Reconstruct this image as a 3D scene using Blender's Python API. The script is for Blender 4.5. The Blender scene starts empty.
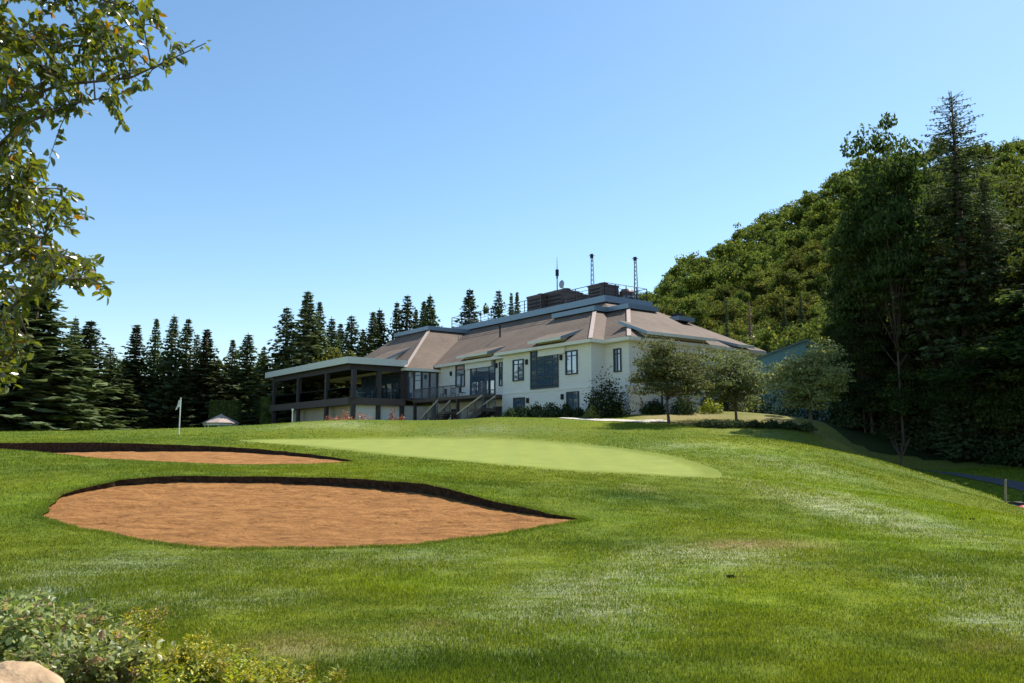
import bpy, math, random
import numpy as np
from mathutils import Vector, geometry
random.seed(7); RNG = np.random.default_rng(7)
R = math.radians
scn = bpy.context.scene
COL = scn.collection

# ------------------------------------------------------------------ camera model
F_PX, TANP, EYE = 796.0, .1263, 1.6
PITCH = math.atan(TANP); CP, SP = math.cos(PITCH), math.sin(PITCH)
def ray(px, py):
    u = (px-512)/F_PX; v = (341.5-py)/F_PX
    return np.array([u, CP-v*SP, SP+v*CP])
def at(px, py, Y):
    d = ray(px, py); t = Y/d[1]
    return np.array([d[0]*t, Y, EYE+d[2]*t])
def proj(x, y, z):
    z = z-EYE
    t = y*CP+z*SP; v = (-y*SP+z*CP)/t
    return 512+F_PX*x/t, 341.5-F_PX*v

# ------------------------------------------------------------------ mesh helpers
class MB:
    def __init__(s): s.v = []; s.f = []; s.n = 0; s.uvc = []
    def add(s, v, f, m=0):
        v = np.asarray(v, float).reshape(-1, 3); f = np.asarray(f, int)
        s.v.append(v); s.f.append((f+s.n, m)); s.n += len(v)
    def box(s, x0, x1, y0, y1, z0, z1, m=0):
        v = [(x, y, z) for z in (z0, z1) for y in (y0, y1) for x in (x0, x1)]
        s.add(v, [(0,2,3,1), (4,5,7,6), (0,1,5,4), (2,6,7,3), (0,4,6,2), (1,3,7,5)], m)
    def hexa(s, v8, m=0):
        s.add(v8, [(0,3,2,1), (4,5,6,7), (0,1,5,4), (1,2,6,5), (2,3,7,6), (3,0,4,7)], m)
    def tube(s, pts, rad, k=6, m=0):
        pts = [np.asarray(p, float) for p in pts]; n = len(pts)
        if not hasattr(rad, '__len__'): rad = [rad]*n
        V = []
        for i in range(n):
            t = pts[min(i+1, n-1)]-pts[max(i-1, 0)]; t = t/(np.linalg.norm(t)+1e-9)
            a = np.cross(t, (0, 0, 1) if abs(t[2]) < .9 else (1, 0, 0)); a /= np.linalg.norm(a)
            b = np.cross(t, a)
            for j in range(k):
                q = 2*math.pi*j/k
                V.append(pts[i]+rad[i]*(a*math.cos(q)+b*math.sin(q)))
        Fq = [(i*k+j, i*k+(j+1) % k, (i+1)*k+(j+1) % k, (i+1)*k+j) for i in range(n-1) for j in range(k)]
        V.append(pts[0]); V.append(pts[-1]); c0, c1 = n*k, n*k+1
        s.add(V, Fq, m)
        base = s.n-len(V)
        T = [(c0, (j+1) % k, j) for j in range(k)]+[(c1, (n-1)*k+j, (n-1)*k+(j+1) % k) for j in range(k)]
        s.f.append((np.array(T)+base, m))
    def lathe(s, prof, c=(0, 0, 0), k=12, m=0):
        V = [(c[0]+r*math.cos(2*math.pi*j/k), c[1]+r*math.sin(2*math.pi*j/k), c[2]+z) for r, z in prof for j in range(k)]
        s.add(V, [(i*k+j, i*k+(j+1) % k, (i+1)*k+(j+1) % k, (i+1)*k+j) for i in range(len(prof)-1) for j in range(k)], m)
    def build(s, name, mats, parent=None, smooth=False, attrs=None):
        me = bpy.data.meshes.new(name)
        V = np.concatenate(s.v); me.vertices.add(len(V)); me.vertices.foreach_set('co', V.ravel())
        idx = []; starts = []; tot = []; mi = []; off = 0
        for f, m in s.f:
            k = f.shape[1]; idx.append(f.ravel()); c = len(f)
            starts.append(off+np.arange(c)*k); tot.append(np.full(c, k)); mi.append(np.full(c, m)); off += c*k
        idx = np.concatenate(idx)
        me.loops.add(len(idx)); me.loops.foreach_set('vertex_index', idx)
        starts = np.concatenate(starts); me.polygons.add(len(starts))
        me.polygons.foreach_set('loop_start', starts); me.polygons.foreach_set('loop_total', np.concatenate(tot))
        me.polygons.foreach_set('material_index', np.concatenate(mi))
        if attrs is not None:
            a = me.color_attributes.new('mask', 'FLOAT_COLOR', 'POINT')
            a.data.foreach_set('color', attrs.astype('f').ravel())
        me.update(); me.validate()
        me.polygons.foreach_set('use_smooth', [bool(smooth)]*len(me.polygons))
        for m in (mats if isinstance(mats, (list, tuple)) else [mats]): me.materials.append(m)
        o = bpy.data.objects.new(name, me); COL.objects.link(o)
        if parent is not None: o.parent = parent
        return o
def tag(o, label=None, cat=None, group=None, kind=None):
    if label: o['label'] = label
    if cat: o['category'] = cat
    if group: o['group'] = group
    if kind: o['kind'] = kind
    return o
def empty(name, loc, label, cat, group=None, rz=0):
    o = bpy.data.objects.new(name, None); COL.objects.link(o); o.location = loc; o.rotation_euler = (0, 0, rz)
    o.empty_display_size = .3
    return tag(o, label, cat, group)
def copy_tree(o, parent=None):
    c = o.copy(); COL.objects.link(c); c.parent = parent
    for ch in list(o.children): copy_tree(ch, c)
    return c

# ------------------------------------------------------------------ materials
def newmat(name):
    m = bpy.data.materials.new(name); m.use_nodes = True; nt = m.node_tree
    return m, nt, nt.nodes['Principled BSDF'], nt.nodes['Material Output']
def mat(name, col, rough=.7, spec=.3, metal=0, var=.12, scale=3., bump=0, bscale=30., stretch=None):
    m, nt, p, out = newmat(name); N, L = nt.nodes, nt.links
    p.inputs['Roughness'].default_value = rough; p.inputs['Metallic'].default_value = metal
    p.inputs['Specular IOR Level'].default_value = spec
    tc = N.new('ShaderNodeTexCoord'); mp = N.new('ShaderNodeMapping'); L.new(tc.outputs['Object'], mp.inputs[0])
    if stretch: mp.inputs['Scale'].default_value = stretch
    n = N.new('ShaderNodeTexNoise'); n.inputs['Scale'].default_value = scale; n.inputs['Detail'].default_value = 5
    L.new(mp.outputs[0], n.inputs['Vector'])
    cr = N.new('ShaderNodeValToRGB'); L.new(n.outputs['Fac'], cr.inputs[0])
    cr.color_ramp.elements[0].position = .3; cr.color_ramp.elements[1].position = .7
    cr.color_ramp.elements[0].color = [c*(1-var) for c in col]+[1]; cr.color_ramp.elements[1].color = [min(1, c*(1+var)) for c in col]+[1]
    L.new(cr.outputs[0], p.inputs['Base Color'])
    if bump:
        b = N.new('ShaderNodeBump'); b.inputs['Strength'].default_value = bump; b.inputs['Distance'].default_value = .02
        n2 = N.new('ShaderNodeTexNoise'); n2.inputs['Scale'].default_value = bscale; n2.inputs['Detail'].default_value = 6
        L.new(mp.outputs[0], n2.inputs['Vector']); L.new(n2.outputs['Fac'], b.inputs['Height']); L.new(b.outputs[0], p.inputs['Normal'])
    return m
def leafmat(name, dark, light, accent=None, acc=.1, trans=.35, rough=.45, spec=.3, tcol=None):
    m, nt, p, out = newmat(name); N, L = nt.nodes, nt.links
    g = N.new('ShaderNodeNewGeometry'); oi = N.new('ShaderNodeObjectInfo')
    cr = N.new('ShaderNodeValToRGB'); e = cr.color_ramp.elements
    e[0].color = (*dark, 1); e[1].color = (*light, 1)
    if accent:
        e[1].position = 1-acc; x = e.new(1-acc*.6); x.color = (*accent, 1)
    L.new(g.outputs['Random Per Island'], cr.inputs[0])
    hv = N.new('ShaderNodeHueSaturation'); mr = N.new('ShaderNodeMapRange')
    mr.inputs['To Min'].default_value = .6; mr.inputs['To Max'].default_value = 1.35
    L.new(oi.outputs['Random'], mr.inputs[0]); L.new(mr.outputs[0], hv.inputs['Value'])
    mh = N.new('ShaderNodeMapRange'); mh.inputs['To Min'].default_value = .475; mh.inputs['To Max'].default_value = .515
    mul = N.new('ShaderNodeMath'); mul.operation = 'MULTIPLY'; mul.inputs[1].default_value = 7.31
    fr = N.new('ShaderNodeMath'); fr.operation = 'FRACT'
    L.new(oi.outputs['Random'], mul.inputs[0]); L.new(mul.outputs[0], fr.inputs[0]); L.new(fr.outputs[0], mh.inputs[0]); L.new(mh.outputs[0], hv.inputs['Hue'])
    L.new(cr.outputs[0], hv.inputs['Color']); L.new(hv.outputs[0], p.inputs['Base Color'])
    p.inputs['Roughness'].default_value = rough; p.inputs['Specular IOR Level'].default_value = spec
    t = N.new('ShaderNodeBsdfTranslucent'); mx = N.new('ShaderNodeMixShader'); mx.inputs[0].default_value = trans
    hs = N.new('ShaderNodeHueSaturation'); hs.inputs['Hue'].default_value = .485; hs.inputs['Saturation'].default_value = 1.15; hs.inputs['Value'].default_value = 1.7
    L.new(hv.outputs[0], hs.inputs['Color']); L.new(hs.outputs[0], t.inputs['Color'])
    L.new(p.outputs[0], mx.inputs[1]); L.new(t.outputs[0], mx.inputs[2]); L.new(mx.outputs[0], out.inputs['Surface'])
    return m
def glass(name, col=(.06, .11, .175), rough=.04, spec=1.):  # blue base colour stands in for sky reflected in the panes
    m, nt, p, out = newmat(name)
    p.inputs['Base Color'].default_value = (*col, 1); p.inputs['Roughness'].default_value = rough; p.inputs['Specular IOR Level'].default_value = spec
    N, L = nt.nodes, nt.links
    tc = N.new('ShaderNodeTexCoord'); n = N.new('ShaderNodeTexNoise'); n.inputs['Scale'].default_value = .7
    b = N.new('ShaderNodeBump'); b.inputs['Strength'].default_value = .08; b.inputs['Distance'].default_value = .05
    L.new(tc.outputs['Object'], n.inputs['Vector']); L.new(n.outputs['Fac'], b.inputs['Height']); L.new(b.outputs[0], p.inputs['Normal'])
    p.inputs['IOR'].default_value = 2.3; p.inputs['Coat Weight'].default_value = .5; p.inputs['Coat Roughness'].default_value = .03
    return m
def seethrough(name, tint=(.55, .68, .72), fac=.25):
    m, nt, p, out = newmat(name); N, L = nt.nodes, nt.links
    t = N.new('ShaderNodeBsdfTransparent'); t.inputs[0].default_value = (*tint, 1)
    gl = N.new('ShaderNodeBsdfGlossy'); gl.inputs['Roughness'].default_value = .03
    mx = N.new('ShaderNodeMixShader'); mx.inputs[0].default_value = fac
    fr = N.new('ShaderNodeFresnel'); fr.inputs[0].default_value = 1.6
    L.new(fr.outputs[0], mx.inputs[0]); L.new(t.outputs[0], mx.inputs[1]); L.new(gl.outputs[0], mx.inputs[2]); L.new(mx.outputs[0], out.inputs['Surface'])
    return m

M = {}
M['siding'] = mat('white_siding', (.74, .72, .66), .6, .3, var=.09, bump=.1, bscale=6, stretch=(.3, .3, 8))
M['cream'] = mat('cream_trim', (.76, .72, .62), .55, .3, var=.05)
M['fascia'] = mat('grey_green_fascia', (.66, .66, .60), .45, .4, var=.04)
M['beige'] = mat('beige_stucco', (.50, .43, .34), .8, .2, var=.1, scale=1.2)
M['metal'] = mat('blue_grey_metal', (.20, .27, .33), .35, .5, .3, var=.06)
M['darkframe'] = mat('dark_window_frame', (.035, .045, .06), .4, .4, var=.1)
M['timber'] = mat('dark_stained_timber', (.055, .045, .045), .6, .3, var=.2, scale=6)
M['timber2'] = mat('brown_timber_beam', (.10, .075, .065), .6, .3, var=.2, scale=6)
M['ceiling'] = mat('dark_ceiling', (.10, .085, .075), .7, .2, var=.1)
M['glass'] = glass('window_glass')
M['glassblue'] = seethrough('clear_railing_glass')
M['white'] = mat('white_paint', (.78, .78, .76), .5, .4, var=.03)
M['hvac'] = mat('brown_metal_cladding', (.11, .075, .065), .5, .4, .2, var=.2, scale=2)
M['black'] = mat('black_metal', (.03, .03, .035), .65, .2, 0, var=.1)
M['steel'] = mat('galvanised_steel', (.25, .27, .29), .4, .5, .6, var=.1)
M['teal'] = mat('teal_metal_siding', (.17, .34, .38), .5, .4, var=.06)
M['bark'] = mat('grey_brown_bark', (.11, .085, .065), .9, .1, var=.35, scale=5, bump=.6, bscale=15, stretch=(1, 1, .25))
M['barkpale'] = mat('pale_bark', (.30, .27, .22), .85, .1, var=.35, scale=4)
M['rock'] = mat('warm_boulder', (.46, .31, .18), .85, .2, var=.3, scale=7, bump=.9, bscale=18)
M['red'] = mat('faded_red_paint', (.5, .08, .07), .5, .3, var=.1)
M['wood'] = mat('weathered_stake_wood', (.35, .27, .16), .8, .2, var=.2, scale=8)
M['concrete'] = mat('pale_concrete', (.52, .48, .40), .85, .2, var=.1, scale=2)
M['asphalt'] = mat('grey_asphalt', (.075, .08, .09), .8, .25, var=.15, scale=2)

def roofmat():
    m, nt, p, out = newmat('brown_shingles'); N, L = nt.nodes, nt.links
    p.inputs['Roughness'].default_value = .85; p.inputs['Specular IOR Level'].default_value = .25
    tc = N.new('ShaderNodeTexCoord')
    n = N.new('ShaderNodeTexNoise'); n.inputs['Scale'].default_value = .35; n.inputs['Detail'].default_value = 6; n.inputs['Roughness'].default_value = .7
    n2 = N.new('ShaderNodeTexNoise'); n2.inputs['Scale'].default_value = 5; n2.inputs['Detail'].default_value = 5
    L.new(tc.outputs['Object'], n.inputs['Vector']); L.new(tc.outputs['Object'], n2.inputs['Vector'])
    w = N.new('ShaderNodeTexWave'); w.wave_type = 'BANDS'; w.bands_direction = 'Z'; w.inputs['Scale'].default_value = 1.9; w.inputs['Distortion'].default_value = .6
    w.inputs['Detail'].default_value = 3
    L.new(tc.outputs['Object'], w.inputs['Vector'])
    cr = N.new('ShaderNodeValToRGB'); cr.color_ramp.elements[0].position = .32; cr.color_ramp.elements[1].position = .7
    cr.color_ramp.elements[0].color = (.135, .095, .066, 1); cr.color_ramp.elements[1].color = (.225, .163, .120, 1)
    L.new(n.outputs['Fac'], cr.inputs[0])
    mx = N.new('ShaderNodeMix'); mx.data_type = 'RGBA'; mx.blend_type = 'MULTIPLY'; mx.inputs[0].default_value = .55
    c2 = N.new('ShaderNodeValToRGB'); c2.color_ramp.elements[0].color = (.55, .55, .55, 1); c2.color_ramp.elements[1].color = (1.2, 1.2, 1.2, 1)
    L.new(n2.outputs['Fac'], c2.inputs[0]); L.new(cr.outputs[0], mx.inputs[6]); L.new(c2.outputs[0], mx.inputs[7])
    mx2 = N.new('ShaderNodeMix'); mx2.data_type = 'RGBA'; mx2.blend_type = 'MULTIPLY'; mx2.inputs[0].default_value = .22
    L.new(mx.outputs[2], mx2.inputs[6]); L.new(w.outputs['Color'], mx2.inputs[7])
    L.new(mx2.outputs[2], p.inputs['Base Color'])
    b = N.new('ShaderNodeBump'); b.inputs['Strength'].default_value = .5; b.inputs['Distance'].default_value = .03
    L.new(w.outputs['Fac'], b.inputs['Height']); L.new(b.outputs[0], p.inputs['Normal'])
    return m
M['roof'] = roofmat()
M['hip'] = mat('sunbleached_hip_shingles', (.42, .33, .28), .8, .2, var=.12, scale=4)

def grassmat(blades):
    m, nt, p, out = newmat('grass_blades' if blades else 'mown_turf'); N, L = nt.nodes, nt.links
    p.inputs['Roughness'].default_value = .6 if blades else .9; p.inputs['Specular IOR Level'].default_value = .25 if blades else .08
    tc = N.new('ShaderNodeTexCoord'); at_ = N.new('ShaderNodeVertexColor'); at_.layer_name = 'mask'
    sx = N.new('ShaderNodeSeparateColor'); L.new(at_.outputs['Color'], sx.inputs[0])
    def noise(sc, det=4, rough=.6, st=None):
        n = N.new('ShaderNodeTexNoise'); n.inputs['Scale'].default_value = sc; n.inputs['Detail'].default_value = det; n.inputs['Roughness'].default_value = rough
        if st:
            mp = N.new('ShaderNodeMapping'); mp.inputs['Scale'].default_value = st; mp.inputs['Rotation'].default_value = (0, 0, .5); L.new(tc.outputs['Object'], mp.inputs[0]); L.new(mp.outputs[0], n.inputs['Vector'])
        else: L.new(tc.outputs['Object'], n.inputs['Vector'])
        return n.outputs['Fac']
    def ramp(src, a, b, c0=(0, 0, 0), c1=(1, 1, 1)):
        c = N.new('ShaderNodeValToRGB'); c.color_ramp.elements[0].position = a; c.color_ramp.elements[1].position = b
        c.color_ramp.elements[0].color = (*c0, 1); c.color_ramp.elements[1].color = (*c1, 1); L.new(src, c.inputs[0]); return c.outputs[0]
    def mix(f, a, b, mode='MIX'):
        x = N.new('ShaderNodeMix'); x.data_type = 'RGBA'; x.blend_type = mode
        if isinstance(f, float): x.inputs[0].default_value = f
        else: L.new(f, x.inputs[0])
        for k, q in ((6, a), (7, b)):
            if isinstance(q, tuple): x.inputs[k].default_value = (*q, 1)
            else: L.new(q, x.inputs[k])
        return x.outputs[2]
    def mth(op, a, b):
        x = N.new('ShaderNodeMath'); x.operation = op; x.use_clamp = True
        for k, q in ((0, a), (1, b)):
            if isinstance(q, (int, float)): x.inputs[k].default_value = q
            else: L.new(q, x.inputs[k])
        return x.outputs[0]
    if blades:
        g = N.new('ShaderNodeNewGeometry'); rnd = g.outputs['Random Per Island']
        fine = ramp(rnd, 0., 1., (.046, .086, .009), (.222, .298, .026))
    else:
        fine = mix(.5, ramp(noise(55, 5, .75), .34, .66, (.034, .062, .006), (.175, .226, .017)), ramp(noise(9, 8, .85, (1, 1.8, 1)), .40, .60, (.036, .064, .006), (.172, .224, .017)))
    big = ramp(noise(.22, 5, .6, (1, .5, 1)), .36, .64)
    med = ramp(noise(1.8, 7, .75, (.7, 1.6, 1)), .40, .60)
    c = mix(mth('MULTIPLY', big, .75), fine, mix(1., fine, (1.5, 1.2, .7), 'MULTIPLY'))
    c = mix(mth('MULTIPLY', med, .8), c, mix(1., c, (.62, .72, .8), 'MULTIPLY'))
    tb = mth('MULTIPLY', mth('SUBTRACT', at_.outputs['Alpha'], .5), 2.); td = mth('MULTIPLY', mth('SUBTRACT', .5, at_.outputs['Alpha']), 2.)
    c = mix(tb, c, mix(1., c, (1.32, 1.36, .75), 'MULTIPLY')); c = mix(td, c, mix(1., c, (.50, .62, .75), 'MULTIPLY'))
    # pale, dried streaks
    fleck = mth('MULTIPLY', ramp(noise(14, 6, .8, (1, 2.2, 1)), .38, .60), ramp(noise(2.6, 9, .85, (.6, 2.2, 1)), .44, .60))
    pale = ramp(noise(40, 3, .7), .3, .7, (.22, .25, .14), (.58, .58, .45))
    if blades:
        fleck = ramp(noise(2.6, 9, .85, (.6, 2.2, 1)), .40, .60)
        r17 = N.new('ShaderNodeMath'); r17.operation = 'MULTIPLY'; r17.inputs[1].default_value = 17.3; L.new(rnd, r17.inputs[0])
        fr = N.new('ShaderNodeMath'); fr.operation = 'FRACT'; L.new(r17.outputs[0], fr.inputs[0])
        f2 = mth('LESS_THAN', fr.outputs[0], mth('MULTIPLY', sx.outputs[1], mth('ADD', mth('MULTIPLY', fleck, .60), .02)))
    else: f2 = mth('MULTIPLY', sx.outputs[1], mth('ADD', mth('MULTIPLY', fleck, 1.3), .06))
    c = mix(f2, c, mix(1., pale, (1.15, 1.15, 1.15), 'MULTIPLY'))
    stray = mth('MULTIPLY', mth('MULTIPLY', ramp(noise(9, 6, .8), .60, .72), ramp(noise(.5, 4, .6), .5, .62)), .45)
    c = mix(stray, c, pale)
    fb = mth('MULTIPLY', sx.outputs[2], mth('ADD', mth('MULTIPLY', ramp(noise(5, 5, .8), .35, .6), .75), .25))
    c = mix(fb, c, ramp(noise(11, 4, .7), .3, .7, (.20, .15, .06), (.40, .31, .17)))
    # closely mown putting green
    gcol = ramp(noise(1.0, 6, .7), .3, .7, (.190, .222, .045), (.240, .272, .063))
    wv = N.new('ShaderNodeTexWave'); wv.inputs['Scale'].default_value = .22; wv.inputs['Distortion'].default_value = .4; L.new(tc.outputs['Object'], wv.inputs['Vector'])
    gcol = mix(ramp(wv.outputs['Fac'], .42, .58), gcol, mix(1., gcol, (1.04, 1.03, 1.0), 'MULTIPLY'))
    c = mix(sx.outputs[0], c, gcol)
    L.new(c, p.inputs['Base Color'])
    if blades:
        t = N.new('ShaderNodeBsdfTranslucent'); mx = N.new('ShaderNodeMixShader'); mx.inputs[0].default_value = .4
        c3 = mix(1., c, (1.5, 1.35, .8), 'MULTIPLY')
        L.new(c3, t.inputs['Color']); L.new(p.outputs[0], mx.inputs[1]); L.new(t.outputs[0], mx.inputs[2]); L.new(mx.outputs[0], out.inputs['Surface'])
    else:
        b = N.new('ShaderNodeBump'); b.inputs['Strength'].default_value = .55; b.inputs['Distance'].default_value = .05
        L.new(noise(22, 7, .75), b.inputs['Height'])
        inv = mth('SUBTRACT', 1., sx.outputs[0]); L.new(mth('MULTIPLY', inv, .55), b.inputs['Strength'])
        L.new(b.outputs[0], p.inputs['Normal'])
    return m
M['turf'] = grassmat(False); M['blades'] = grassmat(True)

def sandmat():
    m, nt, p, out = newmat('orange_bunker_sand'); N, L = nt.nodes, nt.links
    p.inputs['Roughness'].default_value = .95; p.inputs['Specular IOR Level'].default_value = .1
    tc = N.new('ShaderNodeTexCoord')
    def noise(sc, det, st=(1, 1, 1), rot=0):
        mp = N.new('ShaderNodeMapping'); mp.inputs['Scale'].default_value = st; mp.inputs['Rotation'].default_value = (0, 0, rot); L.new(tc.outputs['Object'], mp.inputs[0])
        n = N.new('ShaderNodeTexNoise'); n.inputs['Scale'].default_value = sc; n.inputs['Detail'].default_value = det; n.inputs['Roughness'].default_value = .7
        L.new(mp.outputs[0], n.inputs['Vector']); return n.outputs['Fac']
    cr = N.new('ShaderNodeValToRGB'); cr.color_ramp.elements[0].position = .33; cr.color_ramp.elements[1].position = .6
    cr.color_ramp.elements[0].color = (.25, .108, .034, 1); cr.color_ramp.elements[1].color = (.475, .228, .077, 1)
    L.new(noise(2.6, 9, (.45, 1.6, 1), .25), cr.inputs[0])
    sp = N.new('ShaderNodeValToRGB'); sp.color_ramp.elements[0].position = .53; sp.color_ramp.elements[1].position = .66
    sp.color_ramp.elements[0].color = (1, 1, 1, 1); sp.color_ramp.elements[1].color = (.42, .38, .34, 1)
    L.new(noise(9, 5, (.6, 1.3, 1)), sp.inputs[0])
    mx = N.new('ShaderNodeMix'); mx.data_type = 'RGBA'; mx.blend_type = 'MULTIPLY'; mx.inputs[0].default_value = .8
    L.new(cr.outputs[0], mx.inputs[6]); L.new(sp.outputs[0], mx.inputs[7]); L.new(mx.outputs[2], p.inputs['Base Color'])
    b = N.new('ShaderNodeBump'); b.inputs['Strength'].default_value = 1.; b.inputs['Distance'].default_value = .12
    L.new(noise(12, 8, (.7, 1.3, 1)), b.inputs['Height']); L.new(b.outputs[0], p.inputs['Normal'])
    return m
M['sand'] = sandmat()
M['soil'] = mat('dark_crumbling_soil', (.045, .030, .020), .95, .05, var=.5, scale=9, bump=.9, bscale=14)

M['l_spruce'] = leafmat('spruce_needles', (.060, .084, .036), (.140, .178, .075), trans=.2, rough=.8, spec=.08)
M['l_cedar'] = leafmat('cedar_foliage', (.060, .105, .025), (.130, .190, .045), trans=.2, rough=.6, spec=.2)
M['l_hill'] = leafmat('hillside_leaves', (.050, .074, .016), (.140, .170, .040), (.20, .185, .055), .06, trans=.4, rough=.8, spec=.08)
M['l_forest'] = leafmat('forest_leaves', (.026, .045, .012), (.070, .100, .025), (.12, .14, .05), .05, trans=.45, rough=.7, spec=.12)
M['l_grey'] = leafmat('grey_green_leaves', (.080, .108, .038), (.190, .228, .085), (.32, .33, .22), .06, trans=.4, rough=.65, spec=.15)
M['l_near'] = leafmat('near_tree_leaves', (.075, .112, .020), (.215, .265, .045), (.36, .24, .05), .05, trans=.5, rough=.27, spec=.9)
M['l_shrub'] = leafmat('bramble_leaves', (.10, .135, .03), (.32, .36, .13), (.36, .24, .12), .10, trans=.45, rough=.4, spec=.45)
M['l_darkshrub'] = leafmat('dark_shrub_leaves', (.022, .040, .014), (.055, .080, .028), trans=.2, rough=.75, spec=.08)
M['l_yellow'] = leafmat('yellow_green_leaves', (.16, .19, .035), (.34, .34, .07), trans=.3)
M['l_gold'] = leafmat('goldenrod_leaves', (.15, .20, .03), (.36, .38, .07), trans=.45)
M['gold'] = leafmat('goldenrod_flowers', (.38, .30, .04), (.55, .46, .08), trans=.2)
M['l_orange'] = leafmat('rusty_orange_leaves', (.22, .10, .045), (.42, .20, .10), trans=.3)
M['l_brown'] = leafmat('dead_brown_needles', (.10, .065, .045), (.19, .13, .09), trans=.1)
M['understory'] = mat('leaf_litter_ground', (.030, .042, .013), .95, .05, var=.4, scale=.3)  # litter tone; on the forest floor its darkness doubles as shade

# ------------------------------------------------------------------ terrain
CPTS = []
for px, py, Y in [
    (60,683,5.5),(300,683,5.6),(512,683,5.6),(760,683,5.6),(1000,683,5.7),(-100,640,7),(1150,640,7),
    (100,620,7.6),(300,610,8.2),(512,620,7.6),(760,610,8.2),(950,620,7.8),
    (20,560,12),(240,556,12.4),(512,553,12.6),(700,560,11.5),(900,560,11.5),(1010,560,11.5),(1150,570,11),
    (-150,540,14),(-20,500,18),(20,515,16.6),(620,520,15.6),(700,520,16),(850,520,16.6),(980,525,16.5),(1100,540,15),
    (60,497,18.5),(95,485,19.7),(140,477,20.5),(250,476,21),(350,478,20.6),(420,484,19.6),(480,497,18),(530,509,17),(578,519,16),(44,515,16.6),
    (100,532,14.6),(170,543,13.5),(240,548.5,13),(330,549,13),(420,544.5,13.4),(500,533,14.4),(560,523,15.5),
    (0,474,22.5),(-80,475,22),(40,464,25),(100,463,26.5),(200,467.5,26.5),(300,468.5,26.5),(380,468,26),(500,480,22.5),(620,490,21),(720,492,21.5),(850,493,21.5),(960,506,21.5),(1100,530,20),
    (-60,449,32),(0,449.5,31),(60,454,29.8),(110,459,29),(200,463.5,28.5),(300,465,28.5),(352,462.5,29),
    (330,457,31),(280,451,34),(200,445.5,37),(100,443,38),(0,443.5,38),(-60,444.5,37),(-140,446,34),
    (245,441,40),(300,446,37),(400,457,31),(500,465,28),(600,473,26),(700,478,25),(720,476,26),(700,465,30),(640,452,36),(560,442,44),(470,437.5,48),(350,438.5,46),
    (-120,434,50),(0,432.5,50),(100,432.5,50),(179,431.5,50),(220,432.5,50.5),(240,430.5,51),(290,424,52),(350,421,53),(400,423,54),(440,424.5,54),(490,418.5,54),(540,421,54),(600,424,54),(650,426,53),(700,429,51),(740,433.5,49),(775,439,47),(806,446,45),(850,457.5,41.5),(895,466,38),(940,482,34.5),(981,497,32),(1024,508,30),(1110,535,27),
    (820,470,29),(900,490,27),(760,455,34),(1000,520,23.5),
    (660,417,59),(700,415.5,61),(745,412,65),(813,432,50),(760,426,55),(850,427,60),(700,424,56),
    (880,463,52),(950,473,47),(1010,484,42),(1100,502,37),(1000,496.5,36),(900,447,62),(1000,455,56),(1000,437,74),(900,430,85),(1150,470,54),(850,448,52)]:
    CPTS.append(tuple(at(px, py, Y)))
for px, Y, sl, dz in ((850,46,-.0135,.7),(895,43.5,-.0295,.8),(940,40.5,-.048,.8),(981,37.5,-.067,.8),(1024,35,-.0797,.8),(1080,33,-.09,.8)):
    CPTS.append(((px-512)/F_PX*Y, Y, EYE+sl*Y-dz))
CPTS += [(0,-6,.0),(-10,-6,.1),(10,-6,-.3),(-14,3,.2),(14,3,-.4),(0,2.5,0),(-3.5,4,.0),(3,4,-.02),(-30,10,.8),(30,10,-1.6),(-45,30,1.6),(40,28,-2.4),
    (6.2,62,3.6),(9,60,3.6),(0,66,3.3),(-7,72,2.9),(-12,76,2.7),(-17,77,2.6),(-28,92,2.4),(-45,70,1.9),(-42,90,1.3),(-60,60,1.6),(-60,100,1.1),(-20,110,1.8),
    (0,95,3.2),(18,78,4.3),(24,100,5.0),(0,120,3.5),(35,110,4.5),(50,90,2.5),(60,70,0),(55,45,-2.4),(-80,30,1.5),(-90,80,1.2),(80,90,4),(-60,125,1.2),(40,140,6),(90,140,7),(80,50,-2),(0,145,3.5),(-100,145,1.5)]
CPTS = np.array(CPTS)
def tps_fit(P, z, lam):
    n = len(P); d = np.linalg.norm(P[:, None]-P[None], axis=2)
    K = np.where(d > 0, d*d*np.log(d+1e-12), 0)+lam*np.eye(n)
    A = np.zeros((n+3, n+3)); A[:n, :n] = K; A[:n, n] = 1; A[:n, n+1:] = P; A[n, :n] = 1; A[n+1:, :n] = P.T
    return np.linalg.solve(A, np.concatenate([z, [0, 0, 0]]))
def tps_eval(P, w, Q):
    out = np.empty(len(Q)); n = len(P)
    for i in range(0, len(Q), 20000):
        q = Q[i:i+20000]; d2 = ((q[:, None]-P[None])**2).sum(2)
        out[i:i+20000] = (.5*d2*np.log(d2+1e-12))@w[:n]+w[n]+q@w[n+1:]
    return out
TP = CPTS[:, :2]; TW = tps_fit(TP, CPTS[:, 2], .6)
def hashn(ix, iy, s):
    n = np.sin(ix*127.1+iy*311.7+s*74.7)*43758.5453; return n-np.floor(n)
def vnoise(x, y, s=0):
    ix, iy = np.floor(x), np.floor(y); fx, fy = x-ix, y-iy; fx = fx*fx*(3-2*fx); fy = fy*fy*(3-2*fy)
    a, b, c, d = hashn(ix, iy, s), hashn(ix+1, iy, s), hashn(ix, iy+1, s), hashn(ix+1, iy+1, s)
    return (a*(1-fx)+b*fx)*(1-fy)+(c*(1-fx)+d*fx)*fy-.5
def sstep(a, b, x):
    t = np.clip((x-a)/(b-a), 0, 1); return t*t*(3-2*t)
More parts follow.
